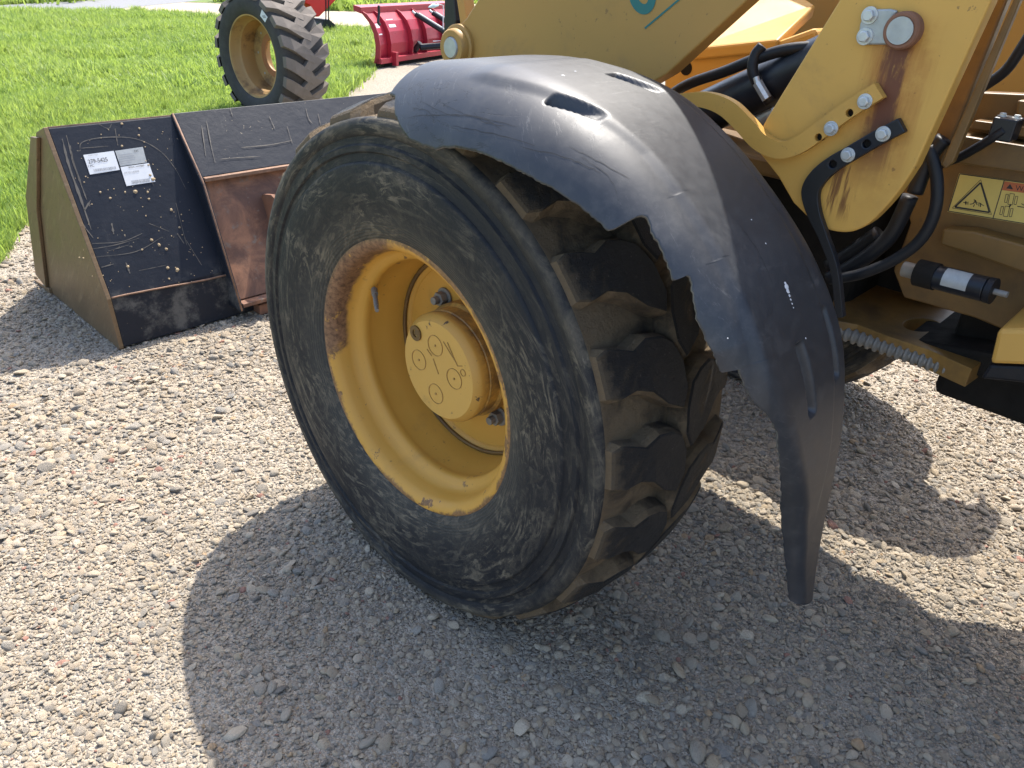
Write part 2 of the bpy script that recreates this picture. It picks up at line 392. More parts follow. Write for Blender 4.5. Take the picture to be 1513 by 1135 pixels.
# ------------------------------------------------------------------ the ground
def sheet(name, pts, z, mat, kind='structure', cuts=0):
    me = bpy.data.meshes.new(name); me.from_pydata([(x, y, z) for x, y in pts], [], [tuple(range(len(pts)))]); me.update()
    o = part(name, me, mat, None); o['kind'] = kind; return o
def m_gravel(name, tint=(1, 1, 1), sc=1.0):
    k = NT(name); o = k.co()
    v1 = k.new('ShaderNodeTexVoronoi'); v1.inputs['Scale'].default_value = 95*sc; k.lk(o, v1.inputs['Vector'])
    v2 = k.new('ShaderNodeTexVoronoi'); v2.inputs['Scale'].default_value = 210*sc; k.lk(o, v2.inputs['Vector'])
    a = k.xyz(v1.outputs['Color']); b = k.xyz(v2.outputs['Color'])
    rp = k.new('ShaderNodeValToRGB'); e = rp.color_ramp; e.elements[0].color = (.22*tint[0], .19*tint[1], .152*tint[2], 1); e.elements[1].color = (.52*tint[0], .45*tint[1], .355*tint[2], 1)
    q = e.elements.new(.55); q.color = (.38*tint[0], .325*tint[1], .252*tint[2], 1)
    k.lk(k.math('ADD', k.math('MULTIPLY', a[0], .55), k.math('MULTIPLY', b[1], .45)), rp.inputs[0])
    n = k.noise(1.3, 5); c = k.mix(k.math('MULTIPLY', k.step(n, .42, .7), .35), rp.outputs[0], (.40*tint[0], .342*tint[1], .265*tint[2]))
    k.set(c, .9, 0, .25)
    h = k.math('ADD', k.math('MULTIPLY', v1.outputs['Distance'], -1), k.math('MULTIPLY', v2.outputs['Distance'], -.5))
    k.bump(h, .9, .012); return k.m
MAT['gravel'] = m_gravel('gravel_bed')
MAT['track'] = m_gravel('pale_gravel_track', (1.15, 1.12, 1.08), .45)
MAT['asphalt'] = plain('grey_asphalt', (.19, .19, .195), .9, 0, .15, 8, .3)
MAT['soil'] = plain('lawn_soil', (.12, .17, .035), .95, 0, .4, 5, .5)
g = sheet('ground', [(-400, -400), (400, -400), (400, 400), (-400, 400)], 0, MAT['gravel'])
LAWN = [(-9, -2.0), (-2.6, 1.5), (-.75, 2.75), (-.28, 3.13), (.05, 3.78), (1.2, 4.5), (2.6, 5.3), (3.92, 6.26), (4.81, 7.11), (5.95, 8.22), (7.2, 9.4), (9.2, 11.0), (14, 13.0),
        (30, 17.5), (30, 18.5), (14, 12.9), (9.04, 12.64), (8.42, 12.8), (7.19, 15.63), (6.31, 17.19), (5.26, 17.32), (3.74, 17.2), (0, 16.2), (-20, 10)]
sheet('lawn', LAWN, .006, MAT['soil'])
ROAD = [(-40, 5.5), (-20, 10.05), (0, 16.25), (3.74, 17.25), (5.01, 17.4), (6.37, 18.0), (8.51, 19.6), (24, 33), (22, 35), (7.37, 20.52), (6.42, 20.11), (5.22, 19.57), (4.22, 18.9), (0, 17.4), (-20, 12.5), (-40, 7.5)]
sheet('road', ROAD, .014, MAT['asphalt'])
TRACK = [(6.2, 17.25), (7.19, 15.7), (8.42, 12.85), (9.04, 12.7), (14, 12.95), (40, 20), (40, 27), (11.9, 16.55), (10.9, 16.85), (9.1, 19.4), (8.5, 19.62), (6.37, 18.0)]
sheet('gravel_track', TRACK, .010, MAT['track'])
FAR = [(-60, 3), (-40, 7.55), (-20, 12.55), (0, 17.45), (4.22, 18.95), (5.22, 19.62), (6.42, 20.16), (7.37, 20.57), (22, 35), (9.3, 19.5), (10.9, 16.9), (11.9, 16.6), (40, 27.1), (160, 60), (160, 300), (-200, 300)]
sheet('far_lawn', [q for q in FAR if q != (22, 35) and q != (9.3, 19.5)][:8]+[(22, 35.05), (40, 52), (80, 300), (-200, 300)], .010, MAT['soil'])
sheet('verge', [(9.1, 19.45), (10.9, 16.9), (11.9, 16.6), (40, 27.1), (160, 60), (160, 300), (82, 300), (42, 50), (24, 33), (8.6, 19.7)], .012, MAT['soil'])

# ------------------------------------------------------------------ scattering (gravel and grass only: nobody could count them)
def scatter(name, P, rot, scl, idx, protos, label, cat):
    col = bpy.data.collections.new(name+'_kinds')
    for o in protos: col.objects.link(o)
    me = bpy.data.meshes.new(name); me.from_pydata(P.tolist(), [], [])
    for n, t, a in (('rot', 'FLOAT_VECTOR', rot), ('scl', 'FLOAT_VECTOR', scl), ('idx', 'INT', idx)):
        at_ = me.attributes.new(n, t, 'POINT'); at_.data.foreach_set('vector' if t != 'INT' else 'value', np.ascontiguousarray(a).ravel())
    o = bpy.data.objects.new(name, me); _link(o, None, Matrix()); o['kind'] = 'stuff'; o['label'] = label; o['category'] = cat
    g = bpy.data.node_groups.new(name, 'GeometryNodeTree')
    g.interface.new_socket('Geometry', in_out='INPUT', socket_type='NodeSocketGeometry'); g.interface.new_socket('Geometry', in_out='OUTPUT', socket_type='NodeSocketGeometry')
    N = g.nodes; gi = N.new('NodeGroupInput'); go = N.new('NodeGroupOutput'); ci = N.new('GeometryNodeCollectionInfo'); ci.inputs['Collection'].default_value = col
    ci.inputs['Separate Children'].default_value = True; ci.inputs['Reset Children'].default_value = True
    ip = N.new('GeometryNodeInstanceOnPoints'); ip.inputs['Pick Instance'].default_value = True
    def na(n, t):
        q = N.new('GeometryNodeInputNamedAttribute'); q.data_type = t; q.inputs[0].default_value = n; return q.outputs[0]
    er = N.new('FunctionNodeEulerToRotation')
    L = g.links.new; L(na('rot', 'FLOAT_VECTOR'), er.inputs[0]); L(er.outputs[0], ip.inputs['Rotation']); L(na('scl', 'FLOAT_VECTOR'), ip.inputs['Scale'])
    L(na('idx', 'INT'), ip.inputs['Instance Index']); L(gi.outputs[0], ip.inputs['Points']); L(ci.outputs[0], ip.inputs['Instance']); L(ip.outputs[0], go.inputs[0])
    m = o.modifiers.new('scatter', 'NODES'); m.node_group = g; return o
def inpoly(P, poly):
    x, y = P[:, 0], P[:, 1]; r = np.zeros(len(P), bool); n = len(poly)
    for i in range(n):
        (x1, y1), (x2, y2) = poly[i], poly[(i+1) % n]
        c = ((y1 > y) != (y2 > y)) & (x < (x2-x1)*(y-y1)/((y2-y1) or 1e-9)+x1); r ^= c
    return r
def sector(r0, r1, half, dens):             # points on the ground round the photographer's standpoint
    n = int(dens*half*(r1*r1-r0*r0)); rr = np.sqrt(RNG.uniform(r0*r0, r1*r1, n)); a = YAW+RNG.uniform(-half, half, n)
    return np.stack([CP[0]+rr*np.sin(a), CP[1]+rr*np.cos(a)], 1)
def m_stone():
    k = NT('pebble_stone'); oi = k.new('ShaderNodeObjectInfo').outputs['Random']
    rp = k.new('ShaderNodeValToRGB'); rp.color_ramp.interpolation = 'CONSTANT'
    cols = [(.285, .258, .222), (.37, .325, .265), (.215, .203, .188), (.31, .265, .205), (.42, .375, .315), (.165, .16, .157), (.33, .296, .252), (.265, .222, .168), (.47, .43, .37), (.215, .217, .222),
            (.385, .335, .265), (.105, .103, .102), (.30, .278, .247), (.35, .285, .20), (.245, .23, .208), (.145, .158, .175), (.44, .40, .34), (.28, .234, .182), (.25, .085, .06), (.36, .24, .125), (.06, .06, .062)]
    cols = [(a*1.22, b*1.105, c_*.93) for a, b, c_ in cols]
    wts = [9, 9, 9, 8, 6, 6, 9, 7, 3, 6, 7, 4, 8, 5, 9, 4, 4, 6, .8, 1.0, 2.2]; tot = sum(wts); acc = 0
    e = rp.color_ramp.elements; e[0].color = (*cols[0], 1); e[0].position = 0; acc = wts[0]/tot
    e.remove(e[1])
    for c, wt in zip(cols[1:], wts[1:]):
        q = e.new(acc); q.color = (*c, 1); acc += wt/tot
    k.lk(oi, rp.inputs[0])
    n = k.noise(2.2, 6, .7)
    c = k.mix(n, k.mix(.22, rp.outputs[0], (0, 0, 0)), k.mix(.16, rp.outputs[0], (1, .94, .82)))
    c = k.mix(k.math('MULTIPLY', k.noise(3.3, 4), .45), c, (.40, .34, .262))
    k.set(c, .9, 0, .2); k.bump(k.noise(5, 6, .7), .5, .12); return k.m
MAT['stone'] = m_stone()
def stone_proto(i):
    bm = bmesh.new(); r = random.Random(100+i); st = Vector((r.uniform(.8, 1.25), r.uniform(.7, 1.0), r.uniform(.5, .8)))
    pts = []
    for _ in range(r.choice([14, 18, 24, 30])):
        v = Vector((r.gauss(0, 1), r.gauss(0, 1), r.gauss(0, 1))).normalized()*r.uniform(.82, 1.05); pts.append(Vector((v.x*st.x, v.y*st.y, v.z*st.z)))
    vs = [bm.verts.new(p) for p in pts]; bmesh.ops.convex_hull(bm, input=vs)
    for v in [v for v in bm.verts if not v.link_faces]: bm.verts.remove(v)
    bmesh.ops.subdivide_edges(bm, edges=bm.edges, cuts=1, smooth=.35, use_grid_fill=True)
    me = bpy.data.meshes.new('stone'); bm.to_mesh(me); bm.free(); shade(me, 55 if i % 2 else 35); me.materials.append(MAT['stone'])
    return bpy.data.objects.new('stone_kind', me)
lo = [sector(.35, 2.4, 1.05, 21000), sector(2.4, 4.3, .95, 11000), sector(4.3, 7.5, .75, 2600)]
P2 = np.vstack(lo); dd = np.hypot(P2[:, 0]-CP[0], P2[:, 1]-CP[1])
keep = ~inpoly(P2, LAWN); P2, dd = P2[keep], dd[keep]
thin = np.sin(P2[:, 0]*2.2+1.7*np.sin(P2[:, 1]*1.6+.4))*np.sin(P2[:, 1]*2.9+1.2*np.sin(P2[:, 0]*2.0))
keep = RNG.random(len(P2)) > .55*np.clip(thin+.15, 0, 1); P2, dd = P2[keep], dd[keep]
n = len(P2)
size = np.exp(RNG.normal(math.log(.0043), .54, n))*np.where(dd > 4.3, 1.7, np.where(dd > 2.4, 1.22, 1.0))
big = RNG.random(n) < .025; size[big] *= RNG.uniform(1.5, 2.7, big.sum()); size = np.clip(size, .002, .024)
patch = np.sin(P2[:, 0]*3.1+1.3*np.sin(P2[:, 1]*2.3))*np.cos(P2[:, 1]*2.7+P2[:, 0]); size *= 1+.22*patch
P3 = np.column_stack([P2, size*RNG.uniform(-.35, .25, n)+.002])
rot = np.column_stack([RNG.normal(0, .35, n), RNG.normal(0, .35, n), RNG.uniform(0, 6.283, n)])
scl = size[:, None]*RNG.uniform(.85, 1.2, (n, 3))*np.array([1, 1, .62])
scatter('gravel', P3, rot, scl, RNG.integers(0, 16, n).astype(np.int32), [stone_proto(i) for i in range(16)], 'loose grey and tan pebbles covering the yard', 'gravel')

def m_grass():
    k = NT('grass_blade'); oi = k.new('ShaderNodeObjectInfo').outputs['Random']
    n = k.noise(.35, 3, vec=k.new('ShaderNodeNewGeometry').outputs['Position'])
    c = k.mix(oi, (.18, .27, .055), (.37, .45, .13)); c = k.mix(k.step(n, .35, .65), c, k.mix(.5, c, (.15, .27, .045)))
    k.set(c, .5, 0, .4); tr = k.new('ShaderNodeBsdfTranslucent'); k.lk(k.mix(.5, c, (.44, .56, .09)), tr.inputs[0])
    mx = k.new('ShaderNodeMixShader'); mx.inputs[0].default_value = .5; k.lk(k.p.outputs[0], mx.inputs[1]); k.lk(tr.outputs[0], mx.inputs[2]); k.lk(mx.outputs[0], k.out.inputs[0]); return k.m
MAT['grass'] = m_grass()
def grass_proto(i):
    r = random.Random(500+i); m = MB()
    for b in range(26):
        h = r.uniform(.5, 1.1); a = r.uniform(0, 6.28); d = Vector((math.cos(a), math.sin(a), 0)); s = Vector((-d.y, d.x, 0))
        p = Vector((r.gauss(0, .28), r.gauss(0, .28), 0)); lean = r.uniform(.08, .75); wd = r.uniform(.022, .05) if i < 6 else r.uniform(.07, .14)
        L = []
        for t in (0, .35, .7, 1):
            c = p+d*(lean*h*t*t)+Vector((0, 0, h*(t-.28*lean*t*t))); ww = wd*(1-t*t*.92) if i < 6 else wd*max(.08, math.sin(math.pi*min(1, t*.9+.12)))
            L += [c-s*ww, c+s*ww]
        m.add(L, [(0, 1, 3, 2), (2, 3, 5, 4), (4, 5, 7, 6)])
    me = bpy.data.meshes.new('tuft'); me.from_pydata(m.v, [], m.f); me.update(); shade(me, True); me.materials.append(MAT['grass'])
    return bpy.data.objects.new('tuft_kind', me)
A = sector(3.0, 9.5, .85, 330); B = sector(9.5, 22, .80, 105); Cc = sector(19, 60, .75, 9)
A = A[inpoly(A, LAWN)]; B = B[inpoly(B, LAWN) | inpoly(B, FAR)]; Cc = Cc[inpoly(Cc, FAR)]
G = np.vstack([A, B, Cc]); n = len(G); hs = np.r_[RNG.uniform(.07, .15, len(A)), RNG.uniform(.09, .17, len(B)), RNG.uniform(.25, .5, len(Cc))]
wd = np.r_[np.full(len(A), 1.0), np.full(len(B), 1.35), np.full(len(Cc), 1.8)]
hs *= 1+.3*np.sin(G[:, 0]*1.7+np.cos(G[:, 1]*1.1)*2)*np.cos(G[:, 1]*1.9)
idx = RNG.integers(0, 6, n); leafy = RNG.random(n) < .16; idx[leafy] = RNG.integers(6, 8, leafy.sum()); hs[leafy] *= .75
scatter('grass', np.column_stack([G, np.full(n, .004)]), np.column_stack([RNG.normal(0, .12, n), RNG.normal(0, .12, n), RNG.uniform(0, 6.28, n)]),
        np.column_stack([hs*wd*.85, hs*wd*.85, hs]), idx.astype(np.int32), [grass_proto(i) for i in range(8)], 'bright green unmown grass beyond the gravel', 'grass')

# ------------------------------------------------------------------ wheel loader
ZC = .615; TX = .045                     # wheel centre height, tyre centre line
LOADER = thing('wheel_loader', 'large yellow wheel loader with a torn black front fender, parked on gravel', 'wheel loader', (.9, 0, 0))
def Tm(x, y, z): return Matrix.Translation((x, y, z))
SIDE = [(-.190, .338), (-.198, .347), (-.207, .362), (-.219, .395), (-.2275, .44), (-.230, .480), (-.228, .510), (-.227, .514), (-.221, .517), (-.219, .534), (-.224, .538), (-.2235, .550), (-.217, .554), (-.2155, .568), (-.2205, .573), (-.2205, .592), (-.2165, .602), (-.206, .606)]
HALF = SIDE+[(-.196, .604), (-.17, .606), (-.10, .611), (0, .613)]
PROF = HALF+[(-x, r) for x, r in HALF[-2::-1]]
def tyre_mesh(flat=True):
    m = MB(); m.lathe(PROF, 200); me = m.mesh('tyre')
    if flat:
        for v in me.vertices:
            if v.co.z < -ZC+.004: v.co.z = -ZC+.004
            b = max(0, -v.co.z-.38)*.10; v.co.x *= 1+b*1.1
    n = len(PROF)-1
    mi = [0]*len(me.polygons)
    for i, p in enumerate(me.polygons):
        c = p.center
        if math.hypot(c.y, c.z) > .6035 and abs(c.x) < .203: mi[i] = 1
    me.materials.append(MAT['tyre']); me.materials.append(MAT['lug_side']); me.polygons.foreach_set('material_index', mi); shade(me, 50); return me
def crown(x): return .655-.034*(abs(x)/.205)**2.6
LUGP = [(-.206, .030), (-.180, .040), (-.140, .034), (-.100, .050), (-.060, .086), (-.012, .110), (.008, .074), (.004, .015), (-.018, -.030), (-.052, -.050), (-.092, -.058), (-.130, -.044), (-.160, -.056), (-.186, -.064), (-.206, -.056)]
def lug_mesh(sgn, mb=None, off=0):
    m = mb or MB(); n = len(LUGP); c = np.mean(LUGP, 0); rr = random.Random(3)
    def ring(f, ex, dr):
        o = []
        for (x, a) in LUGP:
            d = np.array([x, a])-c; L = np.linalg.norm(d); q = c+d*(1+ex/L)
            xx = max(-.207, q[0]); r = f(q[0])+dr; an = q[1]/.64+off
            o.append((xx*sgn, r*math.cos(an), r*math.sin(an)))
        return o
    v = ring(lambda x: .598, .012, 0)+ring(crown, .005, -.014)+ring(crown, -.003, -.003)+ring(crown, -.008, 0)
    cc = (c[0]*sgn, crown(c[0])*math.cos(off), crown(c[0])*math.sin(off)); v.append(cc)
    f = []; mi = []
    for k in range(3):
        for i in range(n):
            f.append((k*n+i, k*n+(i+1) % n, (k+1)*n+(i+1) % n, (k+1)*n+i)); mi.append(1 if k <= 1 else 0)
    for i in range(n): f.append((3*n+i, 3*n+(i+1) % n, 4*n)); mi.append(0)
    b = len(m.v); m.v += v; m.f += [tuple(j+b for j in q) for q in f]; m.m += mi
    return m
NL = 21
CARC = tyre_mesh()
lugA = lug_mesh(1).mesh('tread_lug'); lugB = lug_mesh(-1).mesh('tread_lug')
for me in (lugA, lugB):
    me.materials.append(MAT['lug']); me.materials.append(MAT['lug_side']); shade(me, 22)
TYRE = part('tyre', CARC, None, LOADER, Tm(TX, 0, ZC), label='worn dusty front tyre under the torn fender')
for row, (me, ph) in enumerate(((lugA, .0), (lugB, .5))):
    for i in range(NL):
        a = 2*math.pi*(i+ph)/NL+.05
        part('tread_lug', me, None, TYRE, Tm(TX, 0, ZC) @ Matrix.Rotation(a, 4, 'X'))
# tread of the other wheels: one joined tread each, hardly seen
tm = MB()
for row in (0, 1):
    for i in range(NL): lug_mesh(1 if row == 0 else -1, tm, 2*math.pi*(i+.5*row)/NL)
treadM = tm.mesh('tread'); treadM.materials.append(MAT['lug']); treadM.materials.append(MAT['lug_side']); shade(treadM, 40)
RIMP = [(-.170, .336), (-.183, .340), (-.192, .347), (-.197, .347), (-.199, .342), (-.196, .334), (-.187, .321), (-.174, .314), (-.150, .311), (-.136, .307), (-.126, .297), (-.120, .285), (-.108, .280), (-.096, .282), (-.086, .284), (-.05, .277), (-.01, .270), (.025, .264), (.035, .262)]
rm = MB(); rm.lathe(RIMP+[(.20, .262), (.197, .345), (.19, .347)], 128)
rm.lathe([(.008, .2655), (.014, .250), (.019, .246), (.020, .235), (.018, .10), (.03, .10)], 96)
rimM = rm.mesh('rim'); rimM.materials.append(MAT['rim']); shade(rimM, 45)
# weld bead where the disc meets the barrel
RIM = part('rim', rimM, None, LOADER, Tm(TX, 0, ZC))
bead = MB(); bead.lathe([(.006+.005*math.cos(t), .262+.006*math.sin(t)) for t in np.linspace(0, 2*math.pi, 9)[:-1]], 96, closed=True)
part('weld_bead', bead.mesh(), MAT['yellow_dirty_shade'], RIM, Tm(TX, 0, ZC), smooth=True)
DX = TX+.018
for i in range(8):
    a = math.radians(50+45*i); c = (DX, .168*math.cos(a), ZC+.168*math.sin(a))
    m = MB(); m.cyl((DX, c[1], c[2]), (DX-.006, c[1], c[2]), .026, 24); m.cyl((DX-.005, c[1], c[2]), (DX-.026, c[1], c[2]), .019, 6); m.cyl((DX-.02, c[1], c[2]), (DX-.042, c[1], c[2]), .0105, 14)
    part('wheel_nut', m.mesh(), MAT['grimegrey'], RIM, smooth=35, bevel=.001)
def rustpatch(name, ang, r, s):
    pass
vs = at((553, 428), 0, TX-.115); ve = at((557, 459), 0, TX-.165)
m = MB(); m.cyl(vs, vs+(ve-vs)*.25, .0085, 14); m.cyl(vs+(ve-vs)*.2, vs+(ve-vs)*.8, .0062, 12); m.cyl(vs+(ve-vs)*.8, ve, .0052, 12)
part('valve_stem', m.mesh(), MAT['grimegrey'], RIM, smooth=40)
# hub
HX = -.052
hm = MB(); hm.lathe([(.10, .150), (.03, .150), (.022, .143), (-.01, .143), (-.012, .140), (-.016, .140), (-.018, .1425), (-.036, .1425), (-.042, .140), (HX, .131), (HX-.004, .127), (HX-.004, .0001)], 96)
hubM = hm.mesh('hub'); hubM.materials.append(MAT['hub']); shade(hubM, 30)
HUB = part('wheel_hub', hubM, None, LOADER, Tm(0, 0, ZC))
FX = HX-.0045
def ringmesh(cy, cz, r, wd, x=FX, seg=36, h=.0012):
    m = MB(); m.lathe([(x+h, r-wd), (x-h, r-wd), (x-h, r+wd), (x+h, r+wd)], seg, c=(0, cy, cz), closed=True); return m
hubc = lambda px: at(px, 0, FX)[1:]
for px in ((643, 511), (619, 532), (671, 560), (644, 582)):
    y, z = hubc(px); m = ringmesh(y, z, .0265, .0007); m.cyl((FX+.001, y, z), (FX-.0015, y, z), .003, 10)
    part('cover_disc', m.mesh(), MAT['hub_line'], HUB)
y, z = hubc((615, 492)); m = ringmesh(y, z, .015, .005, h=.004); m.cyl((FX+.004, y, z), (FX-.001, y, z), .008, 6)
part('drain_plug', m.mesh(), MAT['yellow_dirty_shade'], HUB, smooth=40)
y, z = hubc((684, 551)); m = ringmesh(y, z, .0085, .0007); part('cast_mark', m.mesh(), MAT['hub_line'], HUB)
m = MB()
def hubline(a, b, wd=.0011):
    p, q = np.array(hubc(a)), np.array(hubc(b)); d = q-p; n_ = np.array([-d[1], d[0]])/np.linalg.norm(d)*wd
    m.plate([tuple(p+n_), tuple(q+n_), tuple(q-n_), tuple(p-n_)], FX, FX-.0012)
for a, b in (((661, 506), (676, 541)), ((676, 541), (683, 541)), ((631, 516), (638, 526)), ((640, 530), (648, 553)), ((655, 505), (672, 533))): hubline(a, b)
part('cast_lettering', m.mesh(), MAT['hub_line'], HUB, kind='stuff')
# the other three wheels
def plainwheel(x, y, flip):
    M = Tm(x, y, ZC) @ (Matrix.Rotation(math.pi, 4, 'Z') if flip else Matrix())
    t = part('tyre', CARC, None, LOADER, M); part('tread', treadM, None, t, M); part('rim', rimM, None, LOADER, M)
    m = MB(); m.cyl((.10, 0, 0), (-.05, 0, 0), .14, 48); part('wheel_hub', m.mesh(), MAT['hub'], LOADER, M, smooth=40)
plainwheel(1.80, 0, True); plainwheel(TX, -2.75, False); plainwheel(1.80, -2.75, True)
m = MB(); m.cyl((.15, 0, ZC), (1.7, 0, ZC), .11, 28); m.lathe([(-.28, .05), (-.2, .16), (-.1, .21), (.1, .21), (.2, .16), (.28, .05)], 32, c=(.92, 0, ZC))
part('front_axle', m.mesh(), MAT['yellow_dirty_shade'], LOADER, smooth=40)
m = MB(); m.cyl((.15, -2.75, ZC), (1.7, -2.75, ZC), .11, 28); part('rear_axle', m.mesh(), MAT['yellow_dirty_shade'], LOADER, smooth=40)

# ------------------------------------------------------------------ torn fender
PRF = np.array([(.035, 1.318), (-.007, 1.329), (-.144, 1.342), (-.27, 1.339), (-.379, 1.322), (-.468, 1.292), (-.568, 1.236), (-.652, 1.172), (-.719, 1.108), (-.768, 1.049), (-.811, .983), (-.849, .901), (-.878, .781), (-.891, .678), (-.9, .566), (-.912, .448), (-.927, .343), (-.94, .25)])
def resample(P, n):
    s = np.r_[0, np.cumsum(np.linalg.norm(np.diff(P, axis=0), axis=1))]; g = np.linspace(0, s[-1], n)
    return np.stack([np.interp(g, s, P[:, k]) for k in range(2)], 1), g
def build_fender():
    NS, NW = 420, 110
    C0, S = resample(catmull(PRF, 40), NS)
    for _ in range(22): C0[1:-1] = .25*C0[:-2]+.5*C0[1:-1]+.25*C0[2:]
    T = np.gradient(C0, axis=0); T /= np.linalg.norm(T, axis=1)[:, None]; N = np.stack([-T[:, 1], T[:, 0]], 1)
    N *= np.sign(((np.array([0, ZC])-C0)*N).sum(1))[:, None]
    XI = .20
    xs = np.interp(S, [0, .3, .55, .75, .95, 1.07, 1.2, 1.33, 1.45, 1.6], [-.25, -.25, -.24, -.22, -.17, -.11, -.03, .05, .10, .14])
    rho = np.interp(S, [0, .3, .7, 1.0, 1.2, 1.5], [.20, .18, .15, .10, .06, .03])
    E_ = np.array([(.0, .40), (.06, .405), (.075, .425), (.087, .444), (.117, .468), (.16, .492), (.20, .499), (.243, .502), (.27, .492), (.299, .486), (.351, .48), (.425, .472), (.52, .461), (.607, .438), (.684, .424), (.687, .400), (.690, .366), (.70, .360), (.728, .367), (.77, .368),
                   (.811, .374), (.8135, .345), (.84, .354), (.884, .362), (.92, .360), (.958, .355), (.986, .350), (.9895, .318), (1.02, .312), (1.049, .300), (1.09, .272), (1.131, .246), (1.145, .245), (1.231, .213), (1.33, .168), (1.439, .125), (1.53, .095), (1.604, .072), (1.614, .05), (1.634, .004)])
    send = 1.634
    ii = [i for i in range(NS) if S[i] <= send and S[i] >= .035]
    # sample stations a little finer around the notches
    st = np.unique(np.concatenate([S[ii], [.6865, .688, .6895, .692, .8115, .8130, .9865, .9885, .990]]))
    out = []
    rr = np.random.default_rng(5); jag = np.convolve(rr.normal(0, 1, len(st)+8), np.ones(2)/2, 'same')[:len(st)]
    def slot(s, wv, s0, s1, w0, w1, hw, dep, ramp):
        t = np.clip((s-s0)/(s1-s0), 0, 1); wc = w0+(w1-w0)*t
        ds = np.maximum(0, np.maximum(s0-s, s-s1)); dw = np.maximum(0, np.abs(wv-wc)-hw)
        e = np.sqrt(ds**2+dw**2); g = np.clip(1-e/.011, 0, 1); g = g*g*(3-2*g)
        return dep*g*(1-ramp*t)
    for k, s in enumerate(st):
        c = np.array([np.interp(s, S, C0[:, 0]), np.interp(s, S, C0[:, 1])]); nn = np.array([np.interp(s, S, N[:, 0]), np.interp(s, S, N[:, 1])]); nn /= np.linalg.norm(nn)
        x_s = np.interp(s, S, xs); r = np.interp(s, S, rho)
        wm = np.interp(s, E_[:, 0], E_[:, 1])+jag[k]*.0011
        wv = np.linspace(0, wm, NW); cw = XI-(x_s+r)
        a = np.clip((wv-cw)/r, 0, math.pi/2); ex = np.maximum(0, wv-cw-r*math.pi/2)
        x = np.where(wv <= cw, XI-wv, x_s+r-r*np.sin(a)); d = np.where(wv <= cw, 0, r*(1-np.cos(a)))+ex
        # rolled inner edge, raised centre panel, slots, end lip
        d = d+.012*np.clip((.035-wv)/.035, 0, 1)**2*np.clip((1.0-s)/.3, 0, 1)
        sm = lambda q, a_, b_: (lambda t: t*t*(3-2*t))(np.clip((q-a_)/(b_-a_), 0, 1))
        panel = sm(wv, .045, .062)*(1-sm(wv, .27+.06*np.clip((.6-s)/.3, 0, 1), .30+.06*np.clip((.6-s)/.3, 0, 1)))*sm(s, .20, .27)*(1-sm(s, 1.25, 1.4))
        d = d-.0065*panel
        d = d+slot(s, wv, .42, .50, .332, .300, .005, .026, .75)+slot(s, wv, .38, .46, .120, .090, .009, .018, .7)
        d = d+slot(s, wv, 1.0, 1.12, .166, .148, .006, .017, .1)+slot(s, wv, .97, 1.09, .046, .036, .004, .015, .1)
        # flange flutters where it is torn
        fl = np.clip((wv-cw)/(r*1.3), 0, 1)**2
        x = x-fl*(.003*math.sin(s*17)+.0012*math.sin(s*43+1))*(1 if s < 1.1 else .4)
        d = d+.012*np.clip((wv-(wm-.03))/.03, 0, 1)**2*np.clip((.30-s)/.2, 0, 1)*0
        yz_ = c[None]+nn[None]*d[:, None]
        out.append(np.column_stack([x, yz_]))
    V = np.array(out); a, b = V.shape[:2]
    v = V.reshape(-1, 3); F = [(i*b+j, i*b+j+1, (i+1)*b+j+1, (i+1)*b+j) for i in range(a-1) for j in range(b-1)]
    me = bpy.data.meshes.new('fender'); me.from_pydata(v.tolist(), [], F); me.update()
    bm = bmesh.new(); bm.from_mesh(me); bmesh.ops.recalc_face_normals(bm, faces=bm.faces)
    cz = sum((f.normal.z for f in bm.faces)); 
    if cz < 0: bmesh.ops.reverse_faces(bm, faces=bm.faces)
    bm.to_mesh(me); bm.free(); shade(me, True)
    me.materials.append(MAT['fender']); me.materials.append(MAT['fender_edge']); return me
FEN = part('fender', build_fender(), None, LOADER, label='torn black plastic front fender with a jagged outer edge')
so_ = FEN.modifiers.new('thickness', 'SOLIDIFY'); so_.thickness = .008; so_.offset = -1; so_.material_offset_rim = 1
FN2 = part('fender', FEN.data, None, LOADER, Matrix.Translation((1.845, 0, 0)) @ Matrix.Scale(-1, 4, (1, 0, 0)))
so2 = FN2.modifiers.new('thickness', 'SOLIDIFY'); so2.thickness = .008; so2.offset = -1; so2.material_offset_rim = 1
# bird dropping streak on the fender, laid on its surface
from mathutils.bvhtree import BVHTree
bmf = bmesh.new(); bmf.from_mesh(FEN.data); bvh = BVHTree.FromBMesh(bmf)
def onfender(px):
    h = bvh.ray_cast(Vector(CP), Vector(ray(px)).normalized()); return (h[0], h[1]) if h[0] else (None, None)
m = MB()
for px, r_ in (((1160, 419), .0022), ((1162, 424), .0034), ((1163.5, 430), .0030), ((1166, 437), .0018), ((1168, 443), .0013), ((1170, 449), .0011), ((1172, 455), .0009), ((1190, 500), .0010), ((1131, 360), .0009), ((832, 112), .0020), ((850, 106), .0012), ((1075, 500), .0008), ((1110, 325), .0008)):
    h, nn_ = onfender(px)
    if h is None: continue
    if nn_.dot(Vector(CP)-h) < 0: nn_ = -nn_
    a_ = nn_.orthogonal().normalized(); b_ = nn_.cross(a_)
    ring = [h+nn_*.0006+r_*1.5*random.uniform(.8, 1.2)*(math.cos(t)*a_+math.sin(t)*b_*1.2) for t in np.linspace(0, 2*math.pi, 10)[:-1]]
    m.add(ring+[h+nn_*.0016], [(i_, (i_+1) % 9, 9) for i_ in range(9)])
cm = MB()
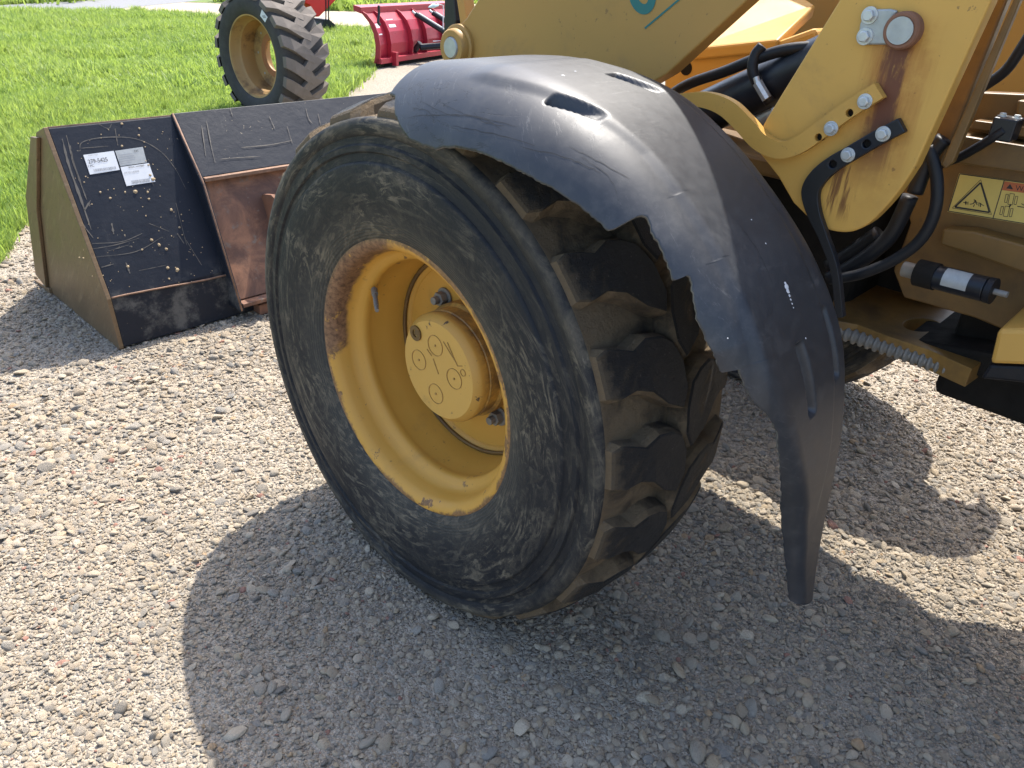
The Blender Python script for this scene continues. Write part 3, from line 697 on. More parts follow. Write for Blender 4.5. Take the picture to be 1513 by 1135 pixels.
for pl in ([(603, 174), (640, 170), (679, 172)], [(622, 150), (660, 168), (700, 172), (765, 188)], [(655, 155), (690, 170), (722, 179), (742, 192)], [(770, 217), (810, 226), (850, 238), (888, 255)], [(841, 217), (880, 236), (931, 265)], [(610, 160), (632, 164), (640, 176)], [(668, 186), (720, 196), (790, 215)], [(700, 166), (715, 180), (745, 186)], [(860, 232), (900, 262), (915, 300)], [(1090, 330), (1120, 372), (1142, 420)]):
    C_ = catmull(np.array(pl, float), 7); L0 = []; L1 = []
    for i_, q_ in enumerate(C_):
        q_ = q_+np.array([random.uniform(-1, 1), random.uniform(-1.1, 1.1)]); h, nn_ = onfender(q_)
        if h is None: continue
        if nn_.dot(Vector(CP)-h) < 0: nn_ = -nn_
        sd_ = nn_.cross(Vector(_rt)).normalized()*(.0011*math.sin(math.pi*(i_+.4)/(len(C_)+.2))**.5*random.uniform(.4, 1.1)); L0.append(h+nn_*.0005+sd_); L1.append(h+nn_*.0005-sd_)
    k_ = len(L0); cm.add(L0+L1, [(i_, i_+1, k_+i_+1, k_+i_) for i_ in range(k_-1)])
part('crack_lines', cm.mesh(), MAT['ink'], FEN, kind='stuff')
part('white_specks', m.mesh(), MAT['white'], FEN, kind='stuff')
bmf.free()

# ------------------------------------------------------------------ arms, tower, brackets
AX = .48
armp = yz([(1105, 0), (985, 110), (900, 160), (760, 140), (690, 116), (668, 98), (660, 72), (664, 48), (688, 28), (706, 0)], AX)
top = [(.30, 1.60), (.0, 1.80), (-.40, 2.06), (-.85, 2.36), (-1.05, 2.36), (-1.12, 2.22), (-.95, 2.02)]
armp = armp+top
m = MB(); m.plate(armp, AX, AX+.055); ARM = part('lift_arm', m.mesh(), MAT['yellow_arm'], LOADER, bevel=.004, label='near lift arm with teal lettering and a round pin boss')
by, bz = at((679, 70), 0, AX)[1:]
k0 = 1/ np.linalg.norm(np.array([AX, by, bz])-CP)*FPX
m = MB(); m.lathe([(AX+.01, .062), (AX-.010, .062), (AX-.013, .058), (AX-.013, .052), (AX-.030, .050), (AX-.034, .046), (AX-.034, .030), (AX+.0, .030)], 48, c=(0, by, bz))
part('pin_boss', m.mesh(), MAT['yellow_arm'], ARM, smooth=40)
m = MB(); m.lathe([(AX, .029), (AX-.034, .029), (AX-.038, .026), (AX-.038, .0001)], 40, c=(0, by, bz)); part('pin', m.mesh(), MAT['steel_dull'], ARM, smooth=40)
# upright link strip beside the boss
m = MB(); m.plate(yz([(670, -30), (680, 36), (690, 30), (681, -30)], AX+.06), AX+.06, AX+.10); part('link_strip', m.mesh(), MAT['yellow_arm'], ARM, bevel=.003)
# teal numeral bowl and its underline (the rest of the marking runs up out of the picture)
arm2 = lambda q: at(q, 0, AX-.0015)
cy, cz = at((957, -22), 0, AX)[1:]
m = MB(); ux = np.array(at((1003, 0), 0, AX)[1:])-np.array(at((953, 42), 0, AX)[1:]); ux /= np.linalg.norm(ux); uy = np.array([-ux[1], ux[0]])
if uy[1] < 0: uy = -uy
cen = np.array(at((949, -9), 0, AX)[1:])
ou, inn = [], []
for i in range(40):
    t = 2*math.pi*i/40
    ou.append(cen+.036*math.cos(t)*ux+uy*(.046*math.sin(t))*1.0); inn.append(cen+.014*math.cos(t)*ux+uy*(.024*math.sin(t)))
ring = [(AX-.0012, *q) for q in ou]+[(AX-.0012, *q) for q in inn]
m.add(ring, [(i, (i+1) % 40, 40+(i+1) % 40, 40+i) for i in range(40)])
part('decal_numeral', m.mesh(), MAT['teal'], ARM)
p, q = np.array(at((953, 42), 0, AX)[1:]), np.array(at((1003, 0), 0, AX)[1:]); q = p+(q-p)*3; nv = uy*.0022
m = MB(); m.add([(AX-.0012, *(p+nv)), (AX-.0012, *(q+nv)), (AX-.0012, *(q-nv)), (AX-.0012, *(p-nv))], [(0, 1, 2, 3)]); part('decal_underline', m.mesh(), MAT['teal'], ARM)
# far arm, cross tube and black link
m = MB(); m.plate([(y, z) for y, z in armp], 1.27, 1.325); part('lift_arm', m.mesh(), MAT['yellow_arm'], LOADER, bevel=.004)
xb = .80
m = MB(); m.plate(yz([(980, 112), (1022, 74), (1150, 60), (1205, 40), (1215, 60), (1170, 100), (1090, 160), (980, 160)], xb), xb, xb+.30)
CB = part('cross_box', m.mesh(), MAT['yellow'], LOADER, bevel=.012)
m = MB(); sq = [at((1022, 72), 0, .79), at((1150, 58), 0, .79), at((1205, 8), 0, 1.05), at((1150, -30), 0, 1.15), at((1085, 5), 0, 1.05)]; m.prism(sq, (0, 0, -.03)); part('saddle_plate', m.mesh(), MAT['yellow'], CB, bevel=.006)
y, z = at((1014, 101), 0, xb)[1:]; m = MB(); m.cyl((xb+.002, y, z), (xb-.002, y, z), .018, 24); part('box_hole', m.mesh(), MAT['dark'], CB)
xl = .62
m = MB(); m.plate(yz([(657, -40), (655, 40), (657, 86), (663, 88), (668, 70), (674, 30), (668, -40)], xl), xl, xl+.05); part('black_link', m.mesh(), MAT['black'], LOADER, bevel=.006)
# lift cylinder and hose
def P3_(px, x): return at(px, 0, x)
c0, c1 = P3_((1010, 160), .70), P3_((1215, 92), .60)
m = MB(); m.cyl(P3_((1030, 172), .62), P3_((1260, 70), .56), .052, 32); CYL = part('lift_cylinder', m.mesh(), MAT['black'], LOADER, smooth=40)
m = MB(); m.tube([P3_((960, 165), .60), P3_((1010, 128), .58), P3_((1070, 106), .56), P3_((1115, 88), .54), P3_((1160, 74), .54), P3_((1210, 70), .55), P3_((1280, 74), .56)], .0125, 14); part('hydraulic_hose', m.mesh(), MAT['hose'], CYL, smooth=True)
m = MB(); m.tube([P3_((1127, 68), .535), P3_((1116, 82), .53), P3_((1112, 104), .525), P3_((1122, 128), .53), P3_((1138, 152), .54)], .012, 12); part('clamp_strap', m.mesh(), MAT['hose'], CYL, smooth=True)
m = MB(); m.cyl(P3_((1119, 122), .515), P3_((1133, 146), .52), .011, 8); m.cyl(P3_((1117, 114), .515), P3_((1120, 124), .515), .007, 10); part('clamp_fitting', m.mesh(), MAT['steel'], CYL, smooth=40)
m = MB(); m.cyl(P3_((1105, 186), .62), P3_((1150, 165), .60), .022, 24); part('cylinder_rod', m.mesh(), MAT['steel'], CYL, smooth=40)
# tower plate
TW = .40
tp = yz([(1262, -40), (1240, 0), (1132, 176), (1112, 214), (1150, 262), (1172, 300), (1192, 320)], TW)
bt = yz([(1205, 330), (1228, 341), (1255, 343), (1280, 333), (1305, 310), (1330, 280), (1352, 247), (1465, 0), (1500, -76)], TW)
bt = [tuple(q) for q in catmull(np.array(bt[:7]), 5)]+bt[7:]; tp = tp+bt+[(-1.05, 2.25), (-.80, 2.30)]
m = MB(); m.plate(tp, TW, TW+.04); TOW = part('tower_plate', m.mesh(), MAT['tower'], LOADER, bevel=.004, label='leaning yellow tower plate with rust streaks below its pin')
m = MB(); m.plate(tp, 1.36, 1.40); part('tower_plate', m.mesh(), MAT['yellow'], LOADER, bevel=.004)
m = MB(); m.lathe([(TW, .031), (TW-.020, .031), (TW-.024, .028), (TW-.0245, .024), (TW-.023, .0235), (TW-.023, .0001)], 44, c=(0, PINY, PINZ)); part('pivot_pin', m.mesh(), MAT['rust'], TOW, smooth=30)
m = MB(); m.cyl((TW-.0225, PINY+.001, PINZ), (TW-.0250, PINY+.001, PINZ), .0225, 40); part('pin_face', m.mesh(), MAT['steel_dull'], TOW, smooth=40)
kp = yz([(1282, 14), (1318, 13), (1329, 16), (1313, 38), (1316, 66), (1280, 66), (1270, 60), (1273, 36)], TW)
m = MB(); m.plate(kp, TW-.009, TW-.0002); part('keeper_plate', m.mesh(), MAT['steel_dull'], TOW, bevel=.003)
for px in ((1285, 23), (1278, 54)):
    q = at(px, 0, TW-.009); m = MB(); m.hexbolt(q, (-1, 0, 0), .0105, .010); part('bolt', m.mesh(), MAT['steel'], TOW, smooth=35, bevel=.0008)
def strip(name, mat, cl, wpx, x, th, holes, bolts, label, end=None):
    C = catmull(np.array(cl, float), 10); T = np.gradient(C, axis=0); T /= np.linalg.norm(T, axis=1)[:, None]; N = np.stack([-T[:, 1], T[:, 0]], 1)
    ww = np.interp(np.linspace(0, 1, len(C)), np.linspace(0, 1, len(wpx)), wpx)[:, None]
    pts = np.vstack([C+N*ww, (C-N*ww)[::-1]])
    outer = [tuple(at(q, 0, x)) for q in pts]
    hl = []
    for h in holes:
        c = at(h, 0, x); hl.append([(x, c[1]+.0075*math.cos(t), c[2]+.0075*math.sin(t)) for t in np.linspace(0, 2*math.pi, 17)[:-1]])
    o = part(name, holed(outer, hl, (th, 0, 0)), mat, LOADER, bevel=.002, label=label)
    for h in holes:
        c = at(h, 0, x); m = MB(); m.cyl((x+th*.6, c[1], c[2]), (x+th*.7, c[1], c[2]), .0085, 16); part('bolt_hole', m.mesh(), MAT['dark'], o)
    for h in bolts:
        c = at(h, 0, x); m = MB(); m.hexbolt(c, (-1, 0, 0), .0098, .010); part('bolt', m.mesh(), MAT['steel'], o, smooth=35, bevel=.0008)
    return o
strip('fender_bracket', MAT['yellow'], [(1000, 148), (1040, 148), (1072, 160), (1098, 184), (1122, 210), (1150, 222), (1180, 214), (1212, 192), (1250, 164), (1298, 134)], [9, 12, 14, 14, 13, 12.5, 12.5, 12.5, 12.5], TW-.022, .020, [(1209, 203), (1255, 167)], [(1228, 190), (1278, 150)], 'yellow s-shaped bracket holding the fender')
strip('fender_bracket', MAT['black'], [(1240, 470), (1232, 400), (1215, 350), (1201, 315), (1196, 285), (1206, 264), (1228, 244), (1258, 226), (1292, 206), (1332, 185)], [6, 6, 7, 10, 13, 13, 12, 11.5, 11.5, 11.5], TW-.018, .016, [(1230, 243), (1280, 213)], [(1253, 229), (1305, 198)], 'black curved bracket bolted below the yellow one')

# ------------------------------------------------------------------ front frame right of the tower
def xplate(name, px, x, th, mat, parent=LOADER, bevel=.004, label=None):
    m = MB(); m.plate(yz(px, x), x, x+th); return part(name, m.mesh(), mat, parent, bevel=bevel, label=label)
xplate('inner_tower_plate', [(1480, -60), (1512, -60), (1392, 242), (1365, 262), (1350, 262), (1460, 10)], .50, .03, MAT['yellow_dirty_shade'])
xplate('tower_edge_strip', [(1514, -40), (1532, -60), (1408, 240), (1396, 250), (1390, 243)], .455, .02, MAT['yellow_dirty_shade'], bevel=.003)
PX_ = .64
PANEL = xplate('frame_panel', [(1290, 130), (1760, 150), (1900, 700), (1560, 520), (1440, 470), (1335, 440), (1320, 400), (1345, 330)], PX_, .04, MAT['yellow_dirty_shade'], label='grimy yellow frame panel with the warning sticker')
xplate('void_shade_panel', [(1150, 150), (1400, 150), (1400, 480), (1150, 470)], .92, .03, MAT['dark'])  # dark sheet standing in for the shaded void behind the frame
xplate('top_beam', [(1405, 198), (1640, 236), (1640, 275), (1400, 240)], PX_-.075, .075, MAT['yellow_dirty_shade'])
xplate('top_rail', [(1440, 178), (1640, 205), (1640, 222), (1432, 190)], PX_-.05, .05, MAT['yellow_dirty_shade'], bevel=.002)
m = MB(); c = at((1486, 190), 0, PX_-.10); m.box(c, (.05, .040, .040)); HB = part('hose_block', m.mesh(), MAT['black'], LOADER, bevel=.003)
for dy in (-.012, .012):
    m = MB(); m.hexbolt((c[0], c[1]+dy, c[2]+.020), (0, 0, 1), .006, .005); part('bolt', m.mesh(), MAT['steel'], HB, smooth=35)
m = MB(); m.tube([at((1484, 192), 0, PX_-.12), at((1466, 204), 0, PX_-.12), at((1440, 220), 0, PX_-.11), at((1410, 236), 0, PX_-.09), at((1370, 250), 0, PX_-.05)], .0085, 12); part('grey_hose', m.mesh(), MAT['hose'], LOADER, smooth=True)
m = MB(); m.tube([at((1540, 20), 0, .58), at((1510, 70), 0, .58), at((1485, 105), 0, .59), at((1450, 130), 0, .60)], .010, 12); part('upper_hose', m.mesh(), MAT['hose'], LOADER, smooth=True)
m = MB(); m.plate(yz([(1503, 148), (1600, 160), (1600, 190), (1520, 180), (1501, 168)], PX_-.03), PX_-.03, PX_); part('frame_lug', m.mesh(), MAT['yellow_dirty_shade'], PANEL, bevel=.004)
xplate('step_bar', [(1393, 338), (1440, 342), (1640, 396), (1640, 450), (1440, 378), (1388, 362)], PX_-.05, .05, MAT['yellow_dirty_shade'], bevel=.005)
# warning sticker
SX = PX_-.0015
ST = xplate('warning_sticker', [(1417, 256), (1640, 287), (1640, 352), (1400, 313)], SX, .0012, MAT['sticker'], PANEL, bevel=0)
def flat(mb, px, x): mb.add([at(q, 0, x) for q in px], [tuple(range(len(px)))])
def pline(mb, a, b, wd, x):
    a = np.array(a, float); b = np.array(b, float); d = b-a; n_ = np.array([-d[1], d[0]])/np.linalg.norm(d)*wd/2; flat(mb, [a+n_, b+n_, b-n_, a-n_], x)
m = MB(); X1 = SX-.0006
for a, b, wd in (((1418, 257), (1640, 288), 1.3), ((1418, 257), (1401, 312), 1.3), ((1401, 312), (1640, 351), 1.3), ((1484, 266), (1467, 323), 1.3)): pline(m, a, b, wd, X1)
tri = [(1449, 270), (1411, 306), (1462, 314)]
for i in range(3): pline(m, tri[i], tri[(i+1) % 3], 2.4, X1)
tro = [(1449, 265.5), (1407, 307.5), (1465, 317)]
for i in range(3): pline(m, tro[i], tro[(i+1) % 3], .7, X1)
for a, b, wd in (((1423, 299), (1430, 300), 1.0), ((1427, 297.5), (1427, 302.5), 2), ((1430.5, 298), (1430, 303), .9), ((1433, 302), (1438, 301), 1.1), ((1438, 301), (1442, 296), 1.6), ((1439, 295), (1444, 300), 1.3), ((1440, 302), (1438, 306), 1.2), ((1441, 299), (1444, 303), 1.1), ((1447, 300), (1454, 304.5), 1.0), ((1449, 300), (1448.5, 306), 1.6), ((1446.5, 299), (1446, 305), .9),
                 ((1503, 305), (1530, 309), 1.2), ((1509, 301), (1520, 307), 1.1)): pline(m, a, b, wd, X1)
def rrect(c, wd, h, sk=.22, lw=.8):
    q = [(c[0]-wd/2-sk*(-h/2)*-1, c[1]-h/2), (c[0]+wd/2+sk*h/2, c[1]-h/2+wd*.12), (c[0]+wd/2-sk*h/2, c[1]+h/2+wd*.12), (c[0]-wd/2-sk*h/2, c[1]+h/2)]
    q[0] = (c[0]-wd/2+sk*h/2, c[1]-h/2)
    for i in range(4): pline(m, q[i], q[(i+1) % 4], lw, X1)
for c, wd, h in (((1487, 293), 3.5, 12), ((1494, 294), 6.5, 16), ((1501, 296), 3.5, 12), ((1480, 311), 3.5, 12), ((1487, 312), 6.5, 15), ((1494, 314), 3.5, 12)): rrect(c, wd, h)
pline(m, (1494, 302), (1491, 306), 2.2, X1)
part('sticker_print', m.mesh(), MAT['ink'], ST)
m = MB(); flat(m, [(1484.5, 268), (1640, 289.5), (1640, 302), (1480.5, 281)], SX-.0003); part('sticker_header', m.mesh(), MAT['orange'], ST)
m = MB(); print_text(m, 'WARNING', lambda q: at(q, 0, X1), (1500, 281.5), (.99, .14), (-.12, .99), 11.5); flat(m, [(1492.5, 272), (1486.5, 278.5), (1497, 280)], X1); part('sticker_words', m.mesh(), MAT['ink'], ST)
# small hydraulic accumulator with a white label
a0, a1 = at((1338, 398), 0, .52), at((1474, 432), 0, .50)
ax = (a1-a0)/np.linalg.norm(a1-a0)
m = MB(); m.cyl(a0+ax*.055, a1-ax*.02, .0245, 32); ACC = part('accumulator', m.mesh(), MAT['black'], LOADER, smooth=40, bevel=.002)
L_ = np.linalg.norm(a1-a0)
def band(f0, f1, r): 
    mm = MB(); mm.cyl(a0+ax*L_*f0, a0+ax*L_*f1, r, 32); return mm.mesh()
upv = np.array([0, 0, 1.])-ax*ax[2]; upv /= np.linalg.norm(upv); sdv = np.cross(ax, upv); sdv = sdv if sdv[0] < 0 else -sdv
lm = MB(); lv = []
for i in range(9):
    t = math.radians(-15+i*12); dr = math.cos(t)*sdv+math.sin(t)*upv
    lv += [a0+ax*L_*.46+dr*.0251, a0+ax*L_*.73+dr*.0251]
lm.add(lv, [(2*i, 2*i+1, 2*i+3, 2*i+2) for i in range(8)]); part('paper_label', lm.mesh(), MAT['label_grey'], ACC, smooth=True)
part('end_cap', band(.90, .965, .0255), MAT['hose'], ACC, smooth=40)
part('end_stud', band(.96, 1.10, .006), MAT['grimegrey'], ACC, smooth=40)
part('clamp', band(.14, .36, .0275), MAT['dark'], ACC, smooth=40)
part('fitting', band(-.02, .15, .016), MAT['grimegrey'], ACC, smooth=40)
# dark hoses behind the tower
hs = [([(1372, 216), (1384, 262), (1382, 310), (1362, 352), (1325, 382), (1275, 404), (1235, 412)], .46, .0135), ([(1345, 290), (1318, 345), (1290, 372), (1255, 396), (1225, 412)], .50, .019), ([(1395, 205), (1380, 222), (1365, 250), (1352, 285)], .47, .018), ([(1300, 345), (1262, 372), (1225, 395)], .55, .022)]
for pl, x, r in hs:
    m = MB(); m.tube([at(q, 0, x) for q in pl], r*.85, 14); part('hose', m.mesh(), MAT['hose'], LOADER, smooth=True)
# lower hitch plate with a round hole
ZP = .80
outer = [tuple(at(q, 2, ZP)) for q in [(1236, 474), (1268, 480), (1310, 496), (1370, 516), (1436, 545), (1455, 532), (1405, 494), (1480, 486), (1640, 500), (1640, 440), (1440, 420), (1300, 408), (1230, 425)]]
hc = at((1362, 480), 2, ZP); e1 = at((1390, 481), 2, ZP)-hc; e2 = at((1362, 490), 2, ZP)-hc
hole = [tuple(hc+e1*math.cos(t)+e2*math.sin(t)) for t in np.linspace(0, 2*math.pi, 33)[:-1]]
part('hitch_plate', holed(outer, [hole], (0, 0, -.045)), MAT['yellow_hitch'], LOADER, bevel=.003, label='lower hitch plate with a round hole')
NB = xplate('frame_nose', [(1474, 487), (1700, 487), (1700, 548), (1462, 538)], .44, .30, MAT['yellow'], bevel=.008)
xplate('nose_pad', [(1462, 539), (1700, 549), (1700, 585), (1448, 560)], .45, .22, MAT['hose'], bevel=.006)
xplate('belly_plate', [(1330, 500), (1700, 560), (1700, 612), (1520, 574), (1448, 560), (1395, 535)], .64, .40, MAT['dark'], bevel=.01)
pa, pb = at((1236, 488), 0, .62), at((1400, 545), 0, .62); m = MB(); L2 = np.linalg.norm(pb-pa); dv = (pb-pa)/L2
q = []
for i in range(60): q.append(.013+.006*(1 if (i//2) % 2 else 0))
m.tube([pa+dv*L2*i/59 for i in range(60)], q, 14, smooth=0); part('ribbed_conduit', m.mesh(), MAT['grimegrey'], LOADER, smooth=50)
# rear body and cab, out of the picture but throwing their shade
m = MB(); m.plate([(-1.55, .62), (-3.9, .62), (-3.95, 1.35), (-3.7, 1.62), (-2.6, 1.66), (-1.60, 1.35)], .50, 1.35); RB = part('rear_body', m.mesh(), MAT['yellow'], LOADER, bevel=.03)
m = MB(); m.plate([(-1.50, 1.30), (-2.75, 1.68), (-2.75, 2.85), (-1.75, 2.85), (-1.42, 1.9)], .55, 1.30); part('cab', m.mesh(), MAT['black'], LOADER, bevel=.03)
m = MB(); m.box((.95, -1.28, 1.86), (.95, .66, .05)); part('shade_platform', m.mesh(), MAT['yellow_dirty_shade'], LOADER, bevel=.01)  # unseen plate added overhead to darken the frame interior
m = MB(); m.prism([(.47, .12, 1.12), (.47, -.66, 1.12), (.645, -.66, 1.12), (.645, -.90, 1.12), (1.33, -.90, 1.12), (1.33, .12, 1.12)], (0, 0, .04)); part('shade_deck', m.mesh(), MAT['yellow_dirty_shade'], LOADER, bevel=.008)  # plate added between the towers to close a lit gap in the ground shadow
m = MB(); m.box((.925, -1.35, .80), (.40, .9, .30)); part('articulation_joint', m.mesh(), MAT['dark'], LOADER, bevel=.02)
m = MB(); m.box((.98, -.20, .95), (.50, .9, .40)); part('front_frame', m.mesh(), MAT['dark'], LOADER, bevel=.02)  # coloured near-black to stand in for the shaded void

# ------------------------------------------------------------------ bucket
heel = at((183, 513), 2, .012); BX0 = float(heel[0]); BX1 = 2.10
topL = at((71, 190), 0, BX0); crs = at((164, 441), 0, BX0)
tip = at((50, 424), 2, .012)
H = np.array([heel[1], heel[2]]); K = np.array([crs[1], crs[2]]); TT = np.array([topL[1], topL[2]]); TPp = np.array([tip[1], .012])
front_top = TT+np.array([.06, -.02])
sec = [tuple(H), tuple(K), tuple(TT), tuple(TT+np.array([.018, .0])), tuple(K+np.array([.022, .0])), tuple(H+np.array([.03, .016])), (TPp[0], .03), (TPp[0]+.02, .012)]
m = MB(); m.prism([(BX0, y, z) for y, z in sec], (BX1-BX0, 0, 0)); BUC = part('bucket', m.mesh(), MAT['bucket'], LOADER, bevel=.003, label='scuffed black bucket with parts labels and rusty coupler pocket')
for xs_ in (BX0, BX1):
    sd = -1 if xs_ == BX0 else 1
    pl = [tuple(H+np.array([-.004, 0])), tuple(K+np.array([-.004, 0])), tuple(TT+np.array([-.004, .006])), tuple(TT+np.array([.10, -.03])), tuple((TT+TPp)/2+np.array([.10, .04])), (TPp[0]-.02, .05), (TPp[0]-.05, .004), (H[0], .004)]
    m = MB(); m.plate(pl, xs_+sd*.001, xs_+sd*.018)
    part('side_plate', m.mesh(), MAT['bucket_side'], BUC, bevel=.002)
    pl2 = [tuple(TT+np.array([.05, -.04])), tuple(TT+np.array([.13, -.05])), tuple((TT+TPp)/2+np.array([.14, .05])), (TPp[0]+.03, .06), (TPp[0]-.09, .03), tuple((TT+TPp)/2+np.array([.02, .02]))]
    m = MB(); m.plate(pl2, xs_+sd*.019, xs_+sd*.034); part('side_cutter', m.mesh(), MAT['bucket_side'], BUC, bevel=.003)
m = MB(); m.prism([(BX0-.03, TPp[0]-.12, .034), (BX0-.03, TPp[0]+.10, .010), (BX0-.03, TPp[0]+.10, .002), (BX0-.03, TPp[0]-.12, .002)], (BX1-BX0+.06, 0, 0)); part('cutting_edge', m.mesh(), MAT['bucket_side'], BUC, bevel=.002)
u_ = np.array([1, 0, 0]); vd = np.array([0, TT[0]-K[0], TT[1]-K[1]]); vd /= np.linalg.norm(vd); nb = np.cross(u_, vd)
if nb[1] > 0: nb = -nb
PB0 = np.array([BX0, TT[0], TT[1]])
def ob(px, off=0): return atp(px, PB0+nb*off, nb)
vd2 = np.array([0, K[0]-H[0], K[1]-H[1]]); vd2 /= np.linalg.norm(vd2); nb2 = np.cross(u_, vd2)
if nb2[1] > 0: nb2 = -nb2
def ob2(px, off=0): return atp(px, np.array([BX0, H[0], H[1]])+nb2*off, nb2)
def bplate(name, px, off, th, mat, bevel=.002, f=ob, nn=None):
    m = MB(); m.prism([f(q, off) for q in px], -(nn if nn is not None else nb)*th); return part(name, m.mesh(), mat, BUC, bevel=bevel)
# weld line between back and heel plate, rusty top rim
m = MB(); m.tube([ob((165+18*i, 440-3.5*i+random.uniform(-.6, .6)), .003) for i in range(11)], .004, 8); part('weld_line', m.mesh(), MAT['rustedge'], BUC, smooth=True)
m = MB(); m.cyl((BX0, TT[0]+.008, TT[1]), (BX1, TT[0]+.008, TT[1]), .005, 8); part('top_rim', m.mesh(), MAT['rustedge'], BUC, smooth=True)
# coupler frame: rib, upper plate, ledge, pocket
DR = .085
rib_t, rib_b = ob((252, 166), 0), ob2((360, 460), 0)
rx = .5*(rib_t[0]+ob((300, 300), 0)[0])
def xat(px, x): return at(px, 0, x)
rt = at((254, 168), 0, rx); rbp = at((357, 460), 0, rx); rm1 = at((300, 272), 0, rx)
ribp = [tuple(rt[1:]), tuple(rm1[1:]), tuple(rbp[1:]), (rbp[1]+.10, rbp[2]), (K[0]+.02, K[1]), (TT[0]+.012, TT[1]-.005)]
m = MB(); m.plate(ribp, rx-.006, rx+.012); part('coupler_rib', m.mesh(), MAT['bucket'], BUC, bevel=.002)
m = MB(); m.tube([(rx+.003, *(np.array(q))) for q in (rt[1:], rm1[1:], rbp[1:])], .0045, 8, smooth=0); part('rib_edge', m.mesh(), MAT['rustedge'], BUC, smooth=True)
# plane of the coupler frame passes through the outer edge of the rib
cd = (rm1-rt); cd[0] = 0; cd /= np.linalg.norm(cd); nc = np.cross(u_, cd); nc = nc if nc[1] < 0 else -nc
def oc(px, off=0): return atp(px, rm1+nc*off, nc)
cd2 = (rbp-rm1); cd2[0] = 0; cd2 /= np.linalg.norm(cd2); nc2 = np.cross(u_, cd2); nc2 = nc2 if nc2[1] < 0 else -nc2
def oc2(px, off=0): return atp(px, rm1+nc2*off, nc2)
def wide(name, A_, B_, nn, th, mat, x0=rx+.012, x1=1.9, bevel=.002):    # band running along the bucket between two heights
    m = MB(); a = np.array(A_); b = np.array(B_); m.prism([(x0, a[1], a[2]), (x1, a[1], a[2]), (x1, b[1], b[2]), (x0, b[1], b[2])], -nn*th); return part(name, m.mesh(), mat, BUC, bevel=bevel)
wide('coupler_upper_plate', rt+np.array([0, .004, 0]), rm1+cd*-.03+np.array([0, .004, 0]), nc, .012, MAT['bucket'])
led = rm1-cd*.025
m = MB(); m.box((0, 0, 0), (1.9-rx-.014, .085, .016)); M_ = Tm((1.9+rx+.014)/2, led[1]+.0275, led[2]-.006)
part('coupler_ledge', m.mesh(), MAT['rustedge'], BUC, M_, bevel=.002)
wide('coupler_pocket', rm1+cd2*.0+np.array([0, .045, .0]), rbp+np.array([0, .045, .035]), nc2, .012, MAT['rustplate'])
m = MB(); m.box((0, 0, 0), (1.9-rx-.014, .10, .018)); part('coupler_lip', m.mesh(), MAT['rustplate'], BUC, Tm((1.9+rx+.014)/2, rbp[1]+.052, rbp[2]+.020), bevel=.002)
m = MB(); m.box((0, 0, 0), (1.9-rx-.10, .09, .05)); part('coupler_foot', m.mesh(), MAT['rust'], BUC, Tm((1.9+rx+.10)/2, rbp[1]+.07, .03), bevel=.003)
lx = oc2((392, 300), -.02)[0]
lg = [tuple(at(q, 0, lx)[1:]) for q in [(383, 294), (388, 287), (400, 288), (408, 296), (410, 440), (398, 420), (388, 350)]]
m = MB(); m.plate(lg, lx, lx+.02); m.plate(lg, lx+.075, lx+.095); part('coupler_hook', m.mesh(), MAT['rust'], BUC, bevel=.003)
# labels on the back plate
def bflat(mb, px, off): mb.add([ob(q, off) for q in px], [tuple(range(len(px)))])
def lab(name, px, mat):
    m = MB(); m.prism([ob(q, .002) for q in px], -nb*.0015); return part(name, m.mesh(), mat, BUC)
l1 = lab('parts_label', [(123, 229), (168, 223), (177, 251), (133, 258)], MAT['white'])
l2 = lab('maker_plate', [(170, 223), (211, 217), (217, 240), (178, 246)], MAT['label_grey'])
l3 = lab('serial_label', [(178, 247), (220, 241), (229.5, 268.5), (187, 275)], MAT['white'])
def words(parent, items, mat=MAT['ink'], extra=None):
    m = MB()
    for body, o, size, wd in items: print_text(m, body, lambda q: ob(q, .0035), o, (.99, -.13), (.32, .95), size, width=wd)
    if extra:
        for q in extra: bflat(m, q, .0035)
    part('printed_text', m.mesh(), mat, parent, kind='stuff')
def bars(x0, y0, n_, wd, h, seed):
    r = random.Random(seed); out = []; x = x0
    while x < x0+wd:
        b = r.choice([.5, .8, 1.2]); y = y0-(x-x0)*.13
        out.append([(x, y), (x+b, y-b*.13), (x+b+.33*h, y-b*.13+h), (x+.33*h, y+h)]); x += b+r.choice([.5, .8])
    return out
words(l1, [('279-5425', (131, 242), 9, 29), ('1 PC', (130, 247.5), 5, 9.5)])
words(l1, [('PART NO', (131, 231), 3, 14)], MAT['ink_soft'], bars(138, 250, 0, 32, 3.6, 4))
words(l2, [('CAT', (198.5, 225), 4.5, 7)], MAT['ink'])
words(l2, [], MAT['ink_soft'], [[(176, 229+i*3.2), (176+r_, 229+i*3.2-r_*.14), (176.3+r_, 230+i*3.2-r_*.14), (176.3, 230+i*3.2)] for i, r_ in enumerate((19, 22, 24, 20, 17))])
words(l3, [('SERIAL NUMBER', (190, 248.5), 3.2, 24)], MAT['ink'])
words(l3, [('AKY01L90098', (184, 257), 4, 22)], MAT['ink_soft'], bars(194, 267, 0, 27, 4.6, 9))
